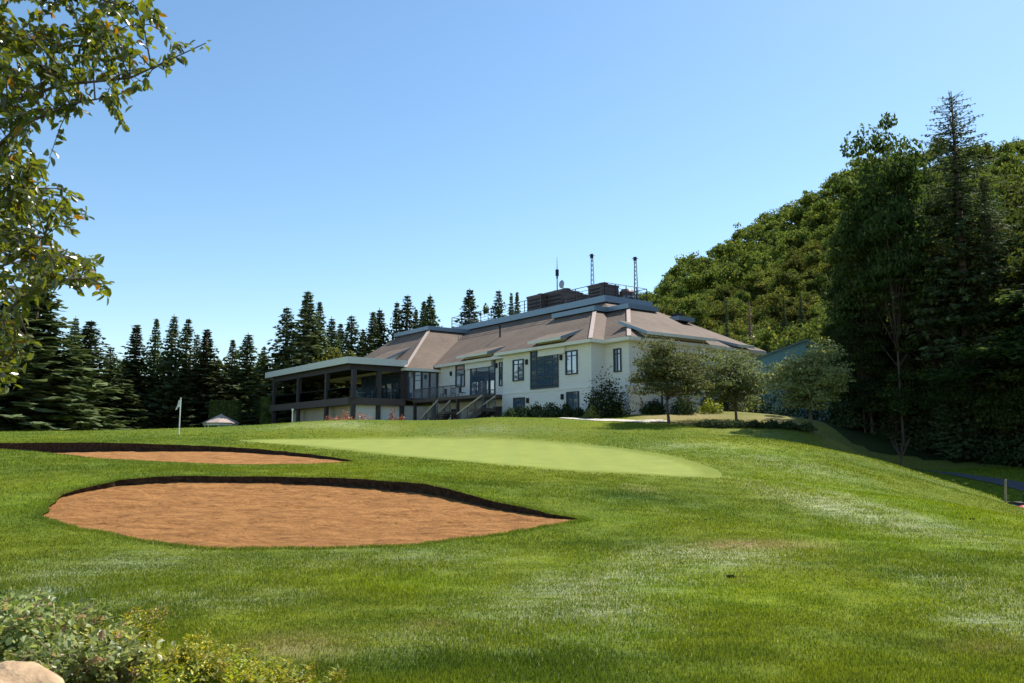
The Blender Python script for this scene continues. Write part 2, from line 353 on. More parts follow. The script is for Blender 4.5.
def ground_z(x, y):
    x = np.atleast_1d(np.asarray(x, float)); y = np.atleast_1d(np.asarray(y, float))
    xc = np.clip(x, -100, 95); yc = np.clip(y, -8, 148)
    z = tps_eval(TP, TW, np.stack([xc, yc], 1))
    z = z+.05*vnoise(x*.55, y*.4, 1)+.022*vnoise(x*1.7, y*1.5, 2)
    f = sstep(115, 150, y); zf = np.where(x < 0, 2.0, 2.0+np.clip(x, 0, 60)*.05)
    z = z*(1-f)+zf*f
    return z
def gz(x, y): return float(ground_z(x, y)[0])
def ground_hit(px, py, Y0=4., Y1=130.):
    """first point of the ground seen through a pixel"""
    d = ray(px, py); Ys = np.geomspace(Y0, Y1, 400); t = Ys/d[1]
    below = EYE+d[2]*t < ground_z(d[0]*t, Ys)
    k = int(np.argmax(below)) if below.any() else len(Ys)-1
    return d[0]*t[k], Ys[k]

def smooth_loop(pts, per=14):
    P = np.array(pts, float); n = len(P); out = []
    for i in range(n):
        p0, p1, p2, p3 = P[i-1], P[i], P[(i+1) % n], P[(i+2) % n]
        for k in range(per):
            t = k/per
            out.append(.5*((2*p1)+(-p0+p2)*t+(2*p0-5*p1+4*p2-p3)*t*t+(-p0+3*p1-3*p2+p3)*t**3))
    return np.array(out)
# rims: pixel + depth + how far the sand lies below the turf edge
RIM1 = [(46,513,16.7,.04),(60,497,18.5,.08),(95,485,19.7,.12),(140,477.5,20.5,.17),(250,476,21,.17),(350,478,20.6,.22),(420,484,19.6,.24),(480,497,18,.18),(530,509,17,.13),(578,519.5,16,.03),
        (560,524,15.5,.03),(500,534,14.4,.03),(420,544.5,13.4,.03),(330,548.5,13,.03),(240,548.5,13,.03),(170,543,13.5,.03),(100,532,14.6,.03),(58,523,15.7,.03)]
RIM2 = [(-120,446,34,.2),(-60,444.5,37,.3),(0,443.5,38,.55),(100,443,38,.45),(200,445.5,37,.27),(280,451,34,.17),(330,457,31,.1),(353,462,29,.04),
        (300,464.5,28.5,.04),(200,463.5,28.5,.04),(110,459,29,.06),(60,454,29.8,.12),(0,449.5,31,.2),(-60,449,32,.2)]
def rim_world(rim):
    out = []
    for px, py, Y, d in rim:
        p = at(px, py, Y); out.append((p[0], p[1], d))
    L = smooth_loop(out)
    L[:, 2] = np.clip(L[:, 2], .02, 1)
    nrm = np.stack([vnoise(L[:, 0]*2.3, L[:, 1]*2.3, 5), vnoise(L[:, 0]*2.3, L[:, 1]*2.3, 6)], 1)
    nr2 = np.stack([vnoise(L[:, 0]*8, L[:, 1]*8, 7), vnoise(L[:, 0]*8, L[:, 1]*8, 8)], 1)
    L[:, :2] += nrm*.16+nr2*.05
    return L
LOOP1, LOOP2 = rim_world(RIM1), rim_world(RIM2)
def inside(P, loop):
    x, y = P[:, 0], P[:, 1]; r = np.zeros(len(P), bool); n = len(loop)
    for i in range(n):
        x0, y0 = loop[i-1][:2]; x1, y1 = loop[i][:2]
        c = (y0 > y) != (y1 > y)
        if y1 != y0: r ^= c & (x < (x1-x0)*(y-y0)/(y1-y0)+x0)
    return r
def loop_dist(P, loop):
    out = np.full(len(P), 1e9); A = loop[:, :2]; B = np.roll(A, -1, 0)
    for i in range(len(A)):
        ab = B[i]-A[i]; t = np.clip(((P-A[i])@ab)/(ab@ab+1e-9), 0, 1)
        out = np.minimum(out, np.linalg.norm(P-(A[i]+t[:, None]*ab), axis=1))
    return out
GREEN = smooth_loop([at(px, py, Y)[:2] for px, py, Y in [(240,441,40.5),(300,446.5,37),(400,457.5,31),(500,466,28),(600,473.5,26),(700,479,25),(722,475.5,26),(704,464,30),(645,451.5,36),(560,441.5,44),(470,437,48),(350,438.5,46)]], 8)
GREEN = np.concatenate([GREEN, np.zeros((len(GREEN), 1))], 1)

# pale/brown patches: pixel centre, pixel radii, rotation, strength
PALE = [(835,508,34,22,.25,.85),(790,465,44,12,.5,.35),(872,505,12,16,0,.8),(700,556,70,9,-.12,.95),(640,575,70,14,-.3,.75),(575,592,60,16,-.1,.9),(600,607,45,8,.1,.8),(560,603,80,24,0,.5),
        (1010,600,50,22,0,.6),(1000,625,40,16,0,.55),(430,640,70,14,0,.35),(60,575,60,12,0,.45),(200,600,90,14,0,.35),(780,440,50,5,.2,.2),(940,480,40,8,.35,.12),(330,425,60,4,0,.5),
        (130,565,120,14,.1,.3),(490,430,60,5,0,.3),(700,446,60,5,.2,.4),(395,560,120,10,.05,.3),(40,592,40,8,0,.5)]
BROWN = [(758,545,55,4,0,.9),(720,547,14,3,0,.9),(290,646,52,13,.1,.75),(100,492,40,4,-.2,.35),(640,490,20,4,0,.3),(735,580,12,3,0,.3),(984,648,40,6,0,.35),(850,452,30,3,.5,.4),(430,626,25,4,0,.4)]
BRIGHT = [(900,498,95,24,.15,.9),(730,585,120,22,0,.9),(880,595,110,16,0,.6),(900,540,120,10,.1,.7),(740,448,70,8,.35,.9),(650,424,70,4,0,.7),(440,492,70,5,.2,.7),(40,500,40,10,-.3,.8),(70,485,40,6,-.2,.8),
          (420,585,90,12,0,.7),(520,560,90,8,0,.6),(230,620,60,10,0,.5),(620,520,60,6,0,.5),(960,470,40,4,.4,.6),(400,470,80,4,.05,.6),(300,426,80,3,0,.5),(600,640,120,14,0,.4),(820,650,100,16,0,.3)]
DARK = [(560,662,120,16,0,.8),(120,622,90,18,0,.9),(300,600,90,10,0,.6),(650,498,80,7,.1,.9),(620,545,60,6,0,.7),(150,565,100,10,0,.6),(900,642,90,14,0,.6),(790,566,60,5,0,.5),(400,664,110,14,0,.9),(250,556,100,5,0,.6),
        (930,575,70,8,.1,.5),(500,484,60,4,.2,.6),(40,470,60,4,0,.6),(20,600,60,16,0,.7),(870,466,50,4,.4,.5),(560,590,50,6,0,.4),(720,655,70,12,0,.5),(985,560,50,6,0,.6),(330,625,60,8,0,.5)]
def masks(x, y, z):
    px, py = proj(x, y, z); P = np.stack([x, y], 1)
    ins = inside(P, GREEN)
    d = loop_dist(P[:, :], GREEN) if len(P) < 90000 else np.full(len(P), 9.)
    g = np.where(ins, .45+.55*sstep(.5, .9, d), .45*(1-sstep(0, .9, d)))
    def blob(lst):
        r = np.zeros(len(x))
        for cx, cy, rx, ry, rot, s in lst:
            gx, gy = ground_hit(cx, cy); z0 = gz(gx, gy); t = gy*CP+(z0-EYE)*SP
            c, sn = math.cos(rot), math.sin(rot)
            hx, hy = ground_hit(cx, cy+ry*.8); gx2, gy2 = ground_hit(cx, cy-ry*.8)
            ex = rx/F_PX*t; ey = max(.25, abs(gy2-hy)/1.6)
            dx, dy = (x-gx), (y-gy); sl = rot*ey/ex
            dx2 = dx/ex; dy2 = (dy+dx*sl)/ey
            r = np.maximum(r, s*np.exp(-(dx2**2+dy2**2)*.9))
        return r
    pale = blob(PALE)*(1+.9*vnoise(x*.9, y*.9, 11)); brown = blob(BROWN)*(1+1.0*vnoise(x*1.2, y*1.2, 12))
    lawn = sstep(0, 1.5, y-(50+.0*x))*sstep(7.5, 11, x)*(1-sstep(20, 24, x))*(1-sstep(64, 70, y))*sstep(53.2, 55.5, y+.15*(x-14))
    brown = np.maximum(brown, .95*lawn*(vnoise(x*.35, y*.35, 3)*1.2+.75))
    wood = sstep(0, 1, ((x > 22) & (y > 51+.0*x))*1.)*1.
    brown = np.maximum(brown, .35*wood)
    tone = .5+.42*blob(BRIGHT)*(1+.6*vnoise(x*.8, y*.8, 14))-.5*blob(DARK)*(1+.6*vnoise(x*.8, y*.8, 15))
    return np.stack([g, np.clip(pale, 0, 1)*(1-g), np.clip(brown, 0, 1)*(1-g), np.clip(tone, 0, 1)], 1)

def build_ground():
    rows = []; Y = -8.
    while Y < 150:
        rows.append(Y); Y += max(.16, .0125*(Y+7))
    while Y < 3500: rows.append(Y); Y *= 1.25
    rows.append(3500)
    rows = np.array(rows); us = np.concatenate([np.linspace(-1.6, -.78, 14)[:-1], np.linspace(-.78, .78, 230), np.linspace(.78, 1.6, 14)[1:]])
    X = us[None]*(rows[:, None]+9)*np.ones((1, len(us))); Yg = rows[:, None]*np.ones((1, len(us)))
    nr, nc = X.shape
    P = np.stack([X.ravel(), Yg.ravel()], 1)
    bad = np.zeros(len(P), bool)
    for lp in (LOOP1, LOOP2):
        near = (P[:, 0] > lp[:, 0].min()-1) & (P[:, 0] < lp[:, 0].max()+1) & (P[:, 1] > lp[:, 1].min()-1) & (P[:, 1] < lp[:, 1].max()+1)
        idx = np.where(near)[0]; b = inside(P[idx], lp) | (loop_dist(P[idx], lp) < .07); bad[idx[b]] = True
    grid_idx = np.arange(nr*nc).reshape(nr, nc)
    # cells well away from the bunkers stay quads; the band around each bunker is re-triangulated
    q = np.stack([grid_idx[:-1, :-1], grid_idx[:-1, 1:], grid_idx[1:, 1:], grid_idx[1:, :-1]], 2).reshape(-1, 4)
    zone = np.zeros(len(q), int)
    cen = P[q].mean(1)
    allP = [P]; tris = []; off = len(P)
    for li, lp in enumerate((LOOP1, LOOP2)):
        x0, x1, y0, y1 = lp[:, 0].min()-.8, lp[:, 0].max()+.8, lp[:, 1].min()-.8, lp[:, 1].max()+.8
        z = ((cen[:, 0] > x0) & (cen[:, 0] < x1) & (cen[:, 1] > y0) & (cen[:, 1] < y1)); zone[z] = li+1
        used = np.unique(q[z]); qz = q[z]
        # boundary edges of this patch
        ed = {}
        for f in qz:
            for k in range(4):
                a, b = int(f[k]), int(f[(k+1) % 4]); key = (min(a, b), max(a, b)); ed[key] = ed.get(key, 0)+1
        bedge = [k for k, c in ed.items() if c == 1]; bv = set(v for e in bedge for v in e)
        keep = [int(i) for i in used if not bad[i] or i in bv]
        loc = {g: i for i, g in enumerate(keep)}
        co = [Vector(P[i]) for i in keep]; nb = len(co)
        co += [Vector(p[:2]) for p in lp]; nl = len(lp)
        edges = [(loc[a], loc[b]) for a, b in bedge]+[(nb+i, nb+(i+1) % nl) for i in range(nl)]
        vv, ee, ff, ov, oe, of_ = geometry.delaunay_2d_cdt(co, edges, [], 0, 1e-5)
        vv = np.array([tuple(v) for v in vv]); ff = np.array([tuple(f) for f in ff])
        c = vv[ff].mean(1); k = ~inside(c, lp)
        # drop triangles outside the patch outline
        bl = (c[:, 0] > -1e9)
        # map to quads membership: triangle centre must lie in the patch
        rr = np.searchsorted(rows, c[:, 1])-1; uu = c[:, 0]/(c[:, 1]+9)
        rr = np.clip(rr, 0, nr-2); t = np.clip(np.searchsorted(us, uu)-1, 0, nc-2)
        zz = zone[(rr*(nc-1)+t)] == li+1
        ff = ff[k & zz]
        mapv = np.empty(len(vv), int); newpts = []
        for i in range(len(vv)):
            src = [o for o in ov[i] if o < nb]
            if src: mapv[i] = keep[src[0]]
            else: mapv[i] = off+len(newpts); newpts.append(vv[i])
        allP.append(np.array(newpts)); off += len(newpts); tris.append(mapv[ff])
    P2 = np.concatenate(allP); Z = ground_z(P2[:, 0], P2[:, 1])
    q = q[zone == 0]
    used = np.zeros(len(P2), bool); used[q.ravel()] = True
    for t in tris: used[t.ravel()] = True
    remap = np.cumsum(used)-1
    V = np.stack([P2[:, 0], P2[:, 1], Z], 1)[used]
    mb = MB(); mb.v.append(V); mb.n = len(V); mb.f.append((remap[q], 0)); mb.f.append((remap[np.concatenate(tris)], 0))
    far = V[:, 1] > 75
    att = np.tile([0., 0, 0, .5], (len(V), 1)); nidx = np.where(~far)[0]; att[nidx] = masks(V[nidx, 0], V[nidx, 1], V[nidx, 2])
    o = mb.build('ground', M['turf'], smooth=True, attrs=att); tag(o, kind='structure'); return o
build_ground()

def build_bunker(lp, label, name_lip, side):
    n = len(lp); zr = ground_z(lp[:, 0], lp[:, 1]); zs = zr-lp[:, 2]
    # sand surface: smooth through its rim, sagging a little
    cen = lp[:, :2].mean(0)
    pin = lp[::4, :2]; w = tps_fit(pin, zs[::4], 2.)
    x0, y0 = lp[:, :2].min(0); x1, y1 = lp[:, :2].max(0); st = .085 if side == 0 else .3
    gx, gy = np.meshgrid(np.arange(x0, x1, st), np.arange(y0, y1, st)); G = np.stack([gx.ravel(), gy.ravel()], 1)
    G = G+(RNG.random(G.shape)-.5)*st*.3
    outer = lp[:, :2]+(lp[:, :2]-cen)/np.linalg.norm(lp[:, :2]-cen, axis=1)[:, None]*.10
    G = G[inside(G, lp)]; G = G[loop_dist(G, lp) > st*.5]
    co = [Vector(p) for p in G]+[Vector(p) for p in outer]; k = len(G)
    vv, ee, ff, *_ = geometry.delaunay_2d_cdt(co, [(k+i, k+(i+1) % n) for i in range(n)], [], 1, 1e-5)
    vv = np.array([tuple(v) for v in vv]); ff = np.array([tuple(f) for f in ff])
    z = tps_eval(pin, w, vv); d = loop_dist(vv, lp)
    z = z-.05*sstep(0, 2, d)+.05*vnoise(vv[:, 0]*.8, vv[:, 1]*.8, 21)*sstep(0, .6, d)+.05*vnoise(vv[:, 0]*2.6, vv[:, 1]*2.6, 22)*sstep(0, .6, d)+.045*vnoise(vv[:, 0]*4.5, vv[:, 1]*5.5, 23)*sstep(0, .4, d)+.03*vnoise(vv[:, 0]*11, vv[:, 1]*13, 24)
    mb = MB(); mb.add(np.stack([vv[:, 0], vv[:, 1], z], 1), ff)
    o = mb.build('bunker_sand', M['sand'], smooth=True); tag(o, label, kind='structure')
    # lip of bare soil under the turf edge
    prof = [(0, -.005), (-.035, -.35), (-.05, -.65), (-.03, -1.25)]
    V = []; inn = (cen-lp[:, :2]); inn /= np.linalg.norm(inn, axis=1)[:, None]
    for j, (off, dz) in enumerate(prof):
        jit = (vnoise(lp[:, 0]*9, lp[:, 1]*9, 30+j))*.05*(j > 0)
        V.append(np.stack([lp[:, 0]+inn[:, 0]*(off+jit), lp[:, 1]+inn[:, 1]*(off+jit), zr+dz*lp[:, 2]-.03*(j > 0)], 1))
    V = np.concatenate(V); Fq = [(j*n+i, j*n+(i+1) % n, (j+1)*n+(i+1) % n, (j+1)*n+i) for j in range(len(prof)-1) for i in range(n)]
    mb = MB(); mb.add(V, Fq); l = mb.build('bunker_lip', M['soil']); tag(l, name_lip, kind='structure')
build_bunker(LOOP1, 'orange sand of the large front bunker', 'dark soil lip round the front bunker', 0)
build_bunker(LOOP2, 'orange sand of the narrow rear bunker', 'dark soil lip round the rear bunker', 1)

# ------------------------------------------------------------------ grass blades near the camera and round the bunkers
def blades(P, h, wd, name, label, lean=.6):
    n = len(P); z = ground_z(P[:, 0], P[:, 1]); a = RNG.random(n)*2*math.pi
    side = np.stack([np.cos(a), np.sin(a), np.zeros(n)], 1)*(wd/2)[:, None]
    b = RNG.random(n)*2*math.pi; l = RNG.random(n)*lean
    tip = np.stack([np.cos(b)*l, np.sin(b)*l, np.ones(n)], 1)*h[:, None]
    base = np.stack([P[:, 0], P[:, 1], z-.004], 1)
    V = np.stack([base-side, base+side, base+tip], 1).reshape(-1, 3)
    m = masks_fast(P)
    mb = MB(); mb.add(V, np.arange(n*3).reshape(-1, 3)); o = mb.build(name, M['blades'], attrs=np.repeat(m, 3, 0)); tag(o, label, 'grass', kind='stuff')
def masks_fast(P):
    return masks(P[:, 0], P[:, 1], np.zeros(len(P)))
n = 1250000
u = RNG.random(n); Yb = 4.6*(62/4.6)**u; Xb = (RNG.random(n)*1.46-.73)*Yb
Pb = np.stack([Xb, Yb], 1)
k = ~inside(Pb, LOOP1) & ~inside(Pb, LOOP2) & ~inside(Pb, GREEN) & (RNG.random(n) > sstep(30, 62, Pb[:, 1])); k &= vnoise(Pb[:, 0]*2.2, Pb[:, 1]*2.2, 40)+.5 > RNG.random(n)*.8-.1
Pb = Pb[k]; hn = (.018+.026*RNG.random(len(Pb)))*(1+.8*vnoise(Pb[:, 0]*.7, Pb[:, 1]*.7, 41))
hn *= 1+np.clip(Pb[:, 1]-10, 0, 50)*.025
blades(Pb, hn, .0032+.0007*Pb[:, 1], 'grass', 'short mown grass blades of the near slope')
Lr = np.concatenate([np.repeat(LOOP1[:, :2], 130, 0), np.repeat(LOOP2[:, :2], 60, 0)])
Pr = Lr+RNG.normal(0, .05, Lr.shape)+(RNG.random(Lr.shape)-.5)*.25
k = ~inside(Pr, LOOP1) & ~inside(Pr, LOOP2); Pr = Pr[k]
blades(Pr, .03+.035*RNG.random(len(Pr)), np.full(len(Pr), .012), 'fringe_grass', 'longer ragged grass along the bunker edges', 1.1)

# paths: sheets draped a little above the turf
def strip(name, pix, width, material, label, lift=.03):
    c = [ground_hit(px, py) if Y is None else at(px, py, Y)[:2] for px, py, Y in pix]
    c = np.array(c, float); pts = []
    for i in range(len(c)-1):
        for t in np.linspace(0, 1, 12, endpoint=False): pts.append(c[i]*(1-t)+c[i+1]*t)
    pts.append(c[-1]); pts = np.array(pts); d = np.gradient(pts, axis=0); d /= np.linalg.norm(d, axis=1)[:, None]; nn = np.stack([-d[:, 1], d[:, 0]], 1)
    V = []; K = 5
    for s in np.linspace(-.5, .5, K):
        p = pts+nn*width*s; V.append(np.stack([p[:, 0], p[:, 1], ground_z(p[:, 0], p[:, 1])+lift], 1))
    V = np.concatenate(V); n = len(pts); mb = MB()
    mb.add(V, [(j*n+i, j*n+i+1, (j+1)*n+i+1, (j+1)*n+i) for j in range(K-1) for i in range(n-1)]); o = mb.build(name, material, smooth=True); tag(o, label, kind='structure')
strip('cart_path', [(872,462,52.5),(920,467,49.5),(960,474.5,46),(1010,484,42),(1080,498,38)], 1.0, M['asphalt'], 'grey cart path in the shade of the forest')
strip('walkway', [(560,422,57.5),(600,424,56.6),(640,425,56),(668,424,57)], 1.3, M['concrete'], 'pale concrete walkway before the clubhouse shrubs')

# ------------------------------------------------------------------ foliage helpers
def leaf_quads(mb, pos, axis, nrm, ln, wd, m=0):
    """folded two-quad leaves"""
    n = len(pos); axis = axis/np.linalg.norm(axis, axis=1)[:, None]
    side = np.cross(axis, nrm); side /= (np.linalg.norm(side, axis=1)[:, None]+1e-9); nr = np.cross(side, axis)
    ln = np.broadcast_to(ln, n)[:, None]; wd = np.broadcast_to(wd, n)[:, None]
    f = .22*wd
    V = np.stack([pos, pos+axis*ln*.32+side*wd*.5+nr*f, pos+axis*ln*.72+side*wd*.4+nr*f, pos+axis*ln, pos+axis*ln*.72-side*wd*.4+nr*f, pos+axis*ln*.32-side*wd*.5+nr*f], 1).reshape(-1, 3)
    b = np.arange(n)[:, None]*6
    mb.add(V, np.concatenate([b+np.array([[0, 1, 2, 3]]), b+np.array([[0, 3, 4, 5]])]), m)
def leaf_cards(mb, pos, nrm, ln, wd, rng, m=0):
    """simple rhombic leaf clumps"""
    n = len(pos); nrm = nrm/(np.linalg.norm(nrm, axis=1)[:, None]+1e-9)
    a = np.cross(nrm, rng.normal(size=(n, 3))); a /= (np.linalg.norm(a, axis=1)[:, None]+1e-9); b = np.cross(nrm, a)
    ln = np.broadcast_to(ln, n)[:, None]; wd = np.broadcast_to(wd, n)[:, None]
    V = np.stack([pos-a*ln*.5, pos+b*wd*.5, pos+a*ln*.5, pos-b*wd*.5], 1).reshape(-1, 3)
    mb.add(V, np.arange(n*4).reshape(-1, 4), m)
def runit(rng, n):
    v = rng.normal(size=(n, 3)); return v/np.linalg.norm(v, axis=1)[:, None]

def broad_tree(name, H, Rc, base, nclump, nleaf, lsize, lmat, bmat, seed, clump_r=.34, trunk_r=None, lean=0, loose=.0, vert=1., top_w=1., flip=.35):
    """crown: clumps of leaves on limbs; returns (root empty, crown, trunk)"""
    rng = np.random.default_rng(seed); root = empty(name, (0, 0, 0), None, None)
    hc = (H-base)/2; zc = base+hc
    tr = trunk_r or H*.02; tb = MB()
    x0 = rng.normal()*.15; top = np.array([lean, rng.normal()*.2, base+hc*1.2])
    spine = [np.array([0, 0, -.3]), np.array([x0*.3, 0, base*.5]), np.array([lean*.4+x0*.5, .1, base]), (np.array([lean*.7, .1, zc])), top]
    tb.tube(spine, [tr*1.3, tr, tr*.85, tr*.55, tr*.2], 7)
    cl = []
    for i in range(nclump):
        d = runit(rng, 1)[0]
        if d[2] < -flip: d[2] *= -.6
        rr = rng.random()**.6
        wz = 1-.25*max(0, d[2])*(1-top_w)
        irr = .72+.5*rng.random()
        cl.append(np.array([lean*.6+d[0]*Rc*rr*irr*wz, d[1]*Rc*rr*irr*wz, zc+d[2]*hc*rr*(.8+.2*irr)]))
    lb = MB()
    for c in cl:
        s = spine[2]+(spine[4]-spine[2])*min(1, max(0, (c[2]-base)/(H-base)*.75)); mid = (s+c)/2+np.array([0, 0, .06*H*rng.random()])
        if rng.random() < .6: tb.tube([s, mid, c], [tr*.3, tr*.18, tr*.05], 4)
        cr = Rc*clump_r*(.65+.7*rng.random()); k = int(nleaf*(.6+.8*rng.random()))
        d = runit(rng, k); d[:, 2] = np.where(d[:, 2] < -.2, d[:, 2]*.3, d[:, 2]*vert); r = cr*(.55+.5*rng.random(k)+loose*rng.random(k))
        p = c+d*r[:, None]*np.array([1, 1, .72])
        leaf_cards(lb, p, d+rng.normal(size=(k, 3))*.65+np.array([0, 0, .3]), lsize*(.6+.8*rng.random(k)), lsize*(.4+.4*rng.random(k)), rng)
    cr = lb.build('crown', lmat, root); t = tb.build('trunk', bmat, root, smooth=True)
    root['_src'] = 1
    return root
def spruce(name, H, Rc, seed, lmat, csize=.5, base=.06, gap=.42, per=7, droop=.25, sparse=0., pw=.85, limbs=False):
    rng = np.random.default_rng(seed); root = empty(name, (0, 0, 0), None, None)
    tb = MB(); tb.tube([(0, 0, -.3), (0, 0, H*.5), (.05, 0, H*.995)], [H*.014, H*.009, .02], 6)
    lb = MB(); z = H*base; P = []; Nn = []; S = []
    while z < H*.985:
        t = z/H; L = Rc*((1-t)**pw)*(1 if t > .12 else .8+1.7*t)+.04
        k = max(4, int(per*(.6+.6*(1-t)))); ph = rng.random()*6.28
        for j in range(k):
            if rng.random() < sparse: continue
            a = ph+j*6.283/k+rng.normal()*.25; l = L*(.62+.55*rng.random()); n = max(3, int(l/(csize*.42)))
            q = (np.arange(n)+.6+.3*rng.random(n))/n
            rise = (.25 if t > .75 else -.05)-droop*(1-t)*.6
            if limbs: tb.tube([(0, 0, z), (math.cos(a)*l*.5, math.sin(a)*l*.5, z+l*(rise*.5-.02)), (math.cos(a)*l, math.sin(a)*l, z+l*rise)], [.035, .025, .01], 3)
            zz = z+l*(rise*q-.10*q*q+.10*q**4)+rng.normal(size=n)*.04
            for s in (-1, 1):
                wdt = csize*.42*(1.15-q)*rng.random(n)
                x = np.cos(a)*l*q-np.sin(a)*s*wdt; y = np.sin(a)*l*q+np.cos(a)*s*wdt
                P.append(np.stack([x, y, zz-.06*rng.random(n)], 1))
                Nn.append(np.stack([np.cos(a)*.35+rng.normal(size=n)*.35, np.sin(a)*.35+rng.normal(size=n)*.35, .8+.2*rng.random(n)], 1)); S.append(csize*(.7+.6*rng.random(n))*(.28+.72*min(1, 1.6*(1-t))))
        z += gap*(.55+.45*(1-t))*(.8+.4*rng.random())*(H/16)**.3
    P = np.concatenate(P); Nn = np.concatenate(Nn); S = np.concatenate(S)
    leaf_cards(lb, P, Nn, S, S*.55, rng)
    # hanging sprays give the ragged dark edge
    k = rng.random(len(P)) < .4
    leaf_cards(lb, P[k]+np.array([0, 0, -.12]), np.stack([rng.normal(size=k.sum()), rng.normal(size=k.sum()), rng.normal(size=k.sum())*.2], 1), S[k]*.8, S[k]*.4, rng)
    lb.build('crown', lmat, root); tb.build('trunk', M['bark'], root, smooth=True)
    return root
USED = {}
def place(proto, loc, sc, rz, label, cat, group=None, name=None):
    if proto.name not in USED: USED[proto.name] = 1; o = proto
    else: o = copy_tree(proto)
    if '_src' in o: del o['_src']
    o.location = loc; o.scale = sc if hasattr(sc, '__len__') else (sc, sc, sc); o.rotation_euler = (random.uniform(-.03, .03), random.uniform(-.03, .03), rz) if cat == 'spruce tree' else (0, 0, rz)
    for k_ in ('group',):
        if k_ in o: del o[k_]
    return tag(o, label, cat, group)

# ------------------------------------------------------------------ conifers on the left and behind the clubhouse
SPRUCE = [spruce('spruce_tree', 16, 2.9, 100+i, M['l_spruce'], csize=.70, per=15, sparse=.04+.04*i, pw=1.05-.05*i, gap=.52) for i in range(5)]
ROW = 'conifers standing in the row beyond the course'
spr = [ # top px, top py, depth, width px at base, label
 (42,262,80,96,'broad dark spruce at the far left half hidden by the hanging leaves'),
 (4,300,84,80,'dark spruce cut by the left picture edge behind the hanging leaves'),
 (76,315,104,38,'thin pale-topped spruce between the broad left spruce and the full-skirted one'),
 (92,319,98,58,'full-skirted spruce right of the broad left spruce'),
 (112,346,112,44,'short spruce filling the gap right of the full-skirted spruce'),
 (136,323,106,44,'pointed spruce with sloping shoulders two trees left of the flagstick'),
 (157,317,110,32,'slim spruce just left of the tallest pair behind the flagstick'),
 (171,313,108,36,'tallest spruce of the cluster directly behind the flagstick'),
 (185,317,107,36,'spruce with a leaning tip directly right of the tallest behind the flagstick'),
 (197,333,115,30,'low dark spruce wedged right of the flagstick cluster'),
 (211,328,106,42,'single pointed spruce standing above the gazebo'),
 (232,339,112,36,'spruce above the clipped cedar hedge right of the gazebo'),
 (246,332,110,42,'twin-topped looking spruce between the cedar hedge and the veranda'),
 (262,345,114,30,'small spruce beside the left end of the veranda roof'),
 (290,306,104,50,'dense spruce left of the tallest one above the veranda'),
 (309,290,102,54,'tallest spruce rising above the veranda roof'),
 (323,301,104,38,'narrow spruce touching the right side of the tallest above the veranda'),
 (331,316,108,34,'shorter spruce stepping down right of the tall veranda trio'),
 (342,322,116,36,'first spruce of the even run left of the clubhouse roof'),
 (353,314,112,42,'rounded-top spruce in the middle of the run left of the clubhouse roof'),
 (362,328,118,34,'low spruce in the dip behind the veranda roof corner'),
 (372,311,114,38,'spruce with a thin tip left of the clubhouse roof slope'),
 (382,307,116,40,'broad-headed spruce left of the clubhouse roof slope'),
 (397,301,116,32,'slim spruce in the close group above the left roof cap'),
 (407,294,114,40,'tallest spruce of the close group above the left roof cap'),
 (414,307,120,28,'short spruce tucked between the taller two above the left roof cap'),
 (422,300,118,32,'middle spruce of the close group above the left roof cap'),
 (433,293,116,42,'right-hand tall spruce of the close group above the left roof cap'),
 (467,288,120,44,'wide spruce showing over the left end of the roof railing'),
 (497,289,126,34,'middle spruce above the roof railing'),
 (509,291,128,22,'small pointed spruce above the roof railing'),
 (518,291,130,22,'last small spruce left of the brown roof machinery')]
for i, (px, py, Y, wpx, lab) in enumerate(spr):
    top = at(px, py, Y); zb = gz(top[0], Y); H = top[2]-zb; w = wpx/F_PX*Y/2*(2.1+.25*math.sin(i*2.7))
    place(SPRUCE[i % 5], (top[0], Y, zb), (w/2.9, w/2.9, H/16), i*2.4, lab, 'spruce tree', ROW)
# lighter broadleaf trees between the spruces
BL = [broad_tree('broadleaf_tree', 10, 3.4, 1.5, 34, 90, .5, M['l_hill'], M['bark'], 300+i) for i in range(3)]
for i, (px, py, Y, wpx, lab) in enumerate([
 (225,350,120,50,'pale green broadleaf tree behind the spruces near the gazebo'),
 (262,352,116,40,'light green tree at the left of the veranda spruces'),
 (334,336,101,44,'yellow-green tree in front of the spruces above the veranda corner'),
 (478,305,121,28,'yellowish broadleaf tree beside the wide spruce above the roof railing'),
 (440,318,122,30,'small light tree behind the left end of the roof railing'),
 (120,350,118,46,'dull green tree filling the spruce row left of the flagstick'),
 (60,345,112,60,'loose green tree behind the leaves at the left')]):
    top = at(px, py, Y); zb = gz(top[0], Y); H = top[2]-zb; w = wpx/F_PX*Y/2
    place(BL[i % 3], (top[0], Y, zb), (w/3.4, w/3.4, H/10), i*1.7, lab, 'tree')
# a bare brown conifer at the left
bc = spruce('dying_conifer', 10, 2.2, 77, M['l_brown'], csize=.4, sparse=.5)
p = at(84, 372, 93); zb = gz(p[0], 93); place(bc, (p[0], 93, zb), (1, 1, (p[2]-zb)/10), 0, 'rusty brown dying conifer at the foot of the left spruces', 'dead tree')

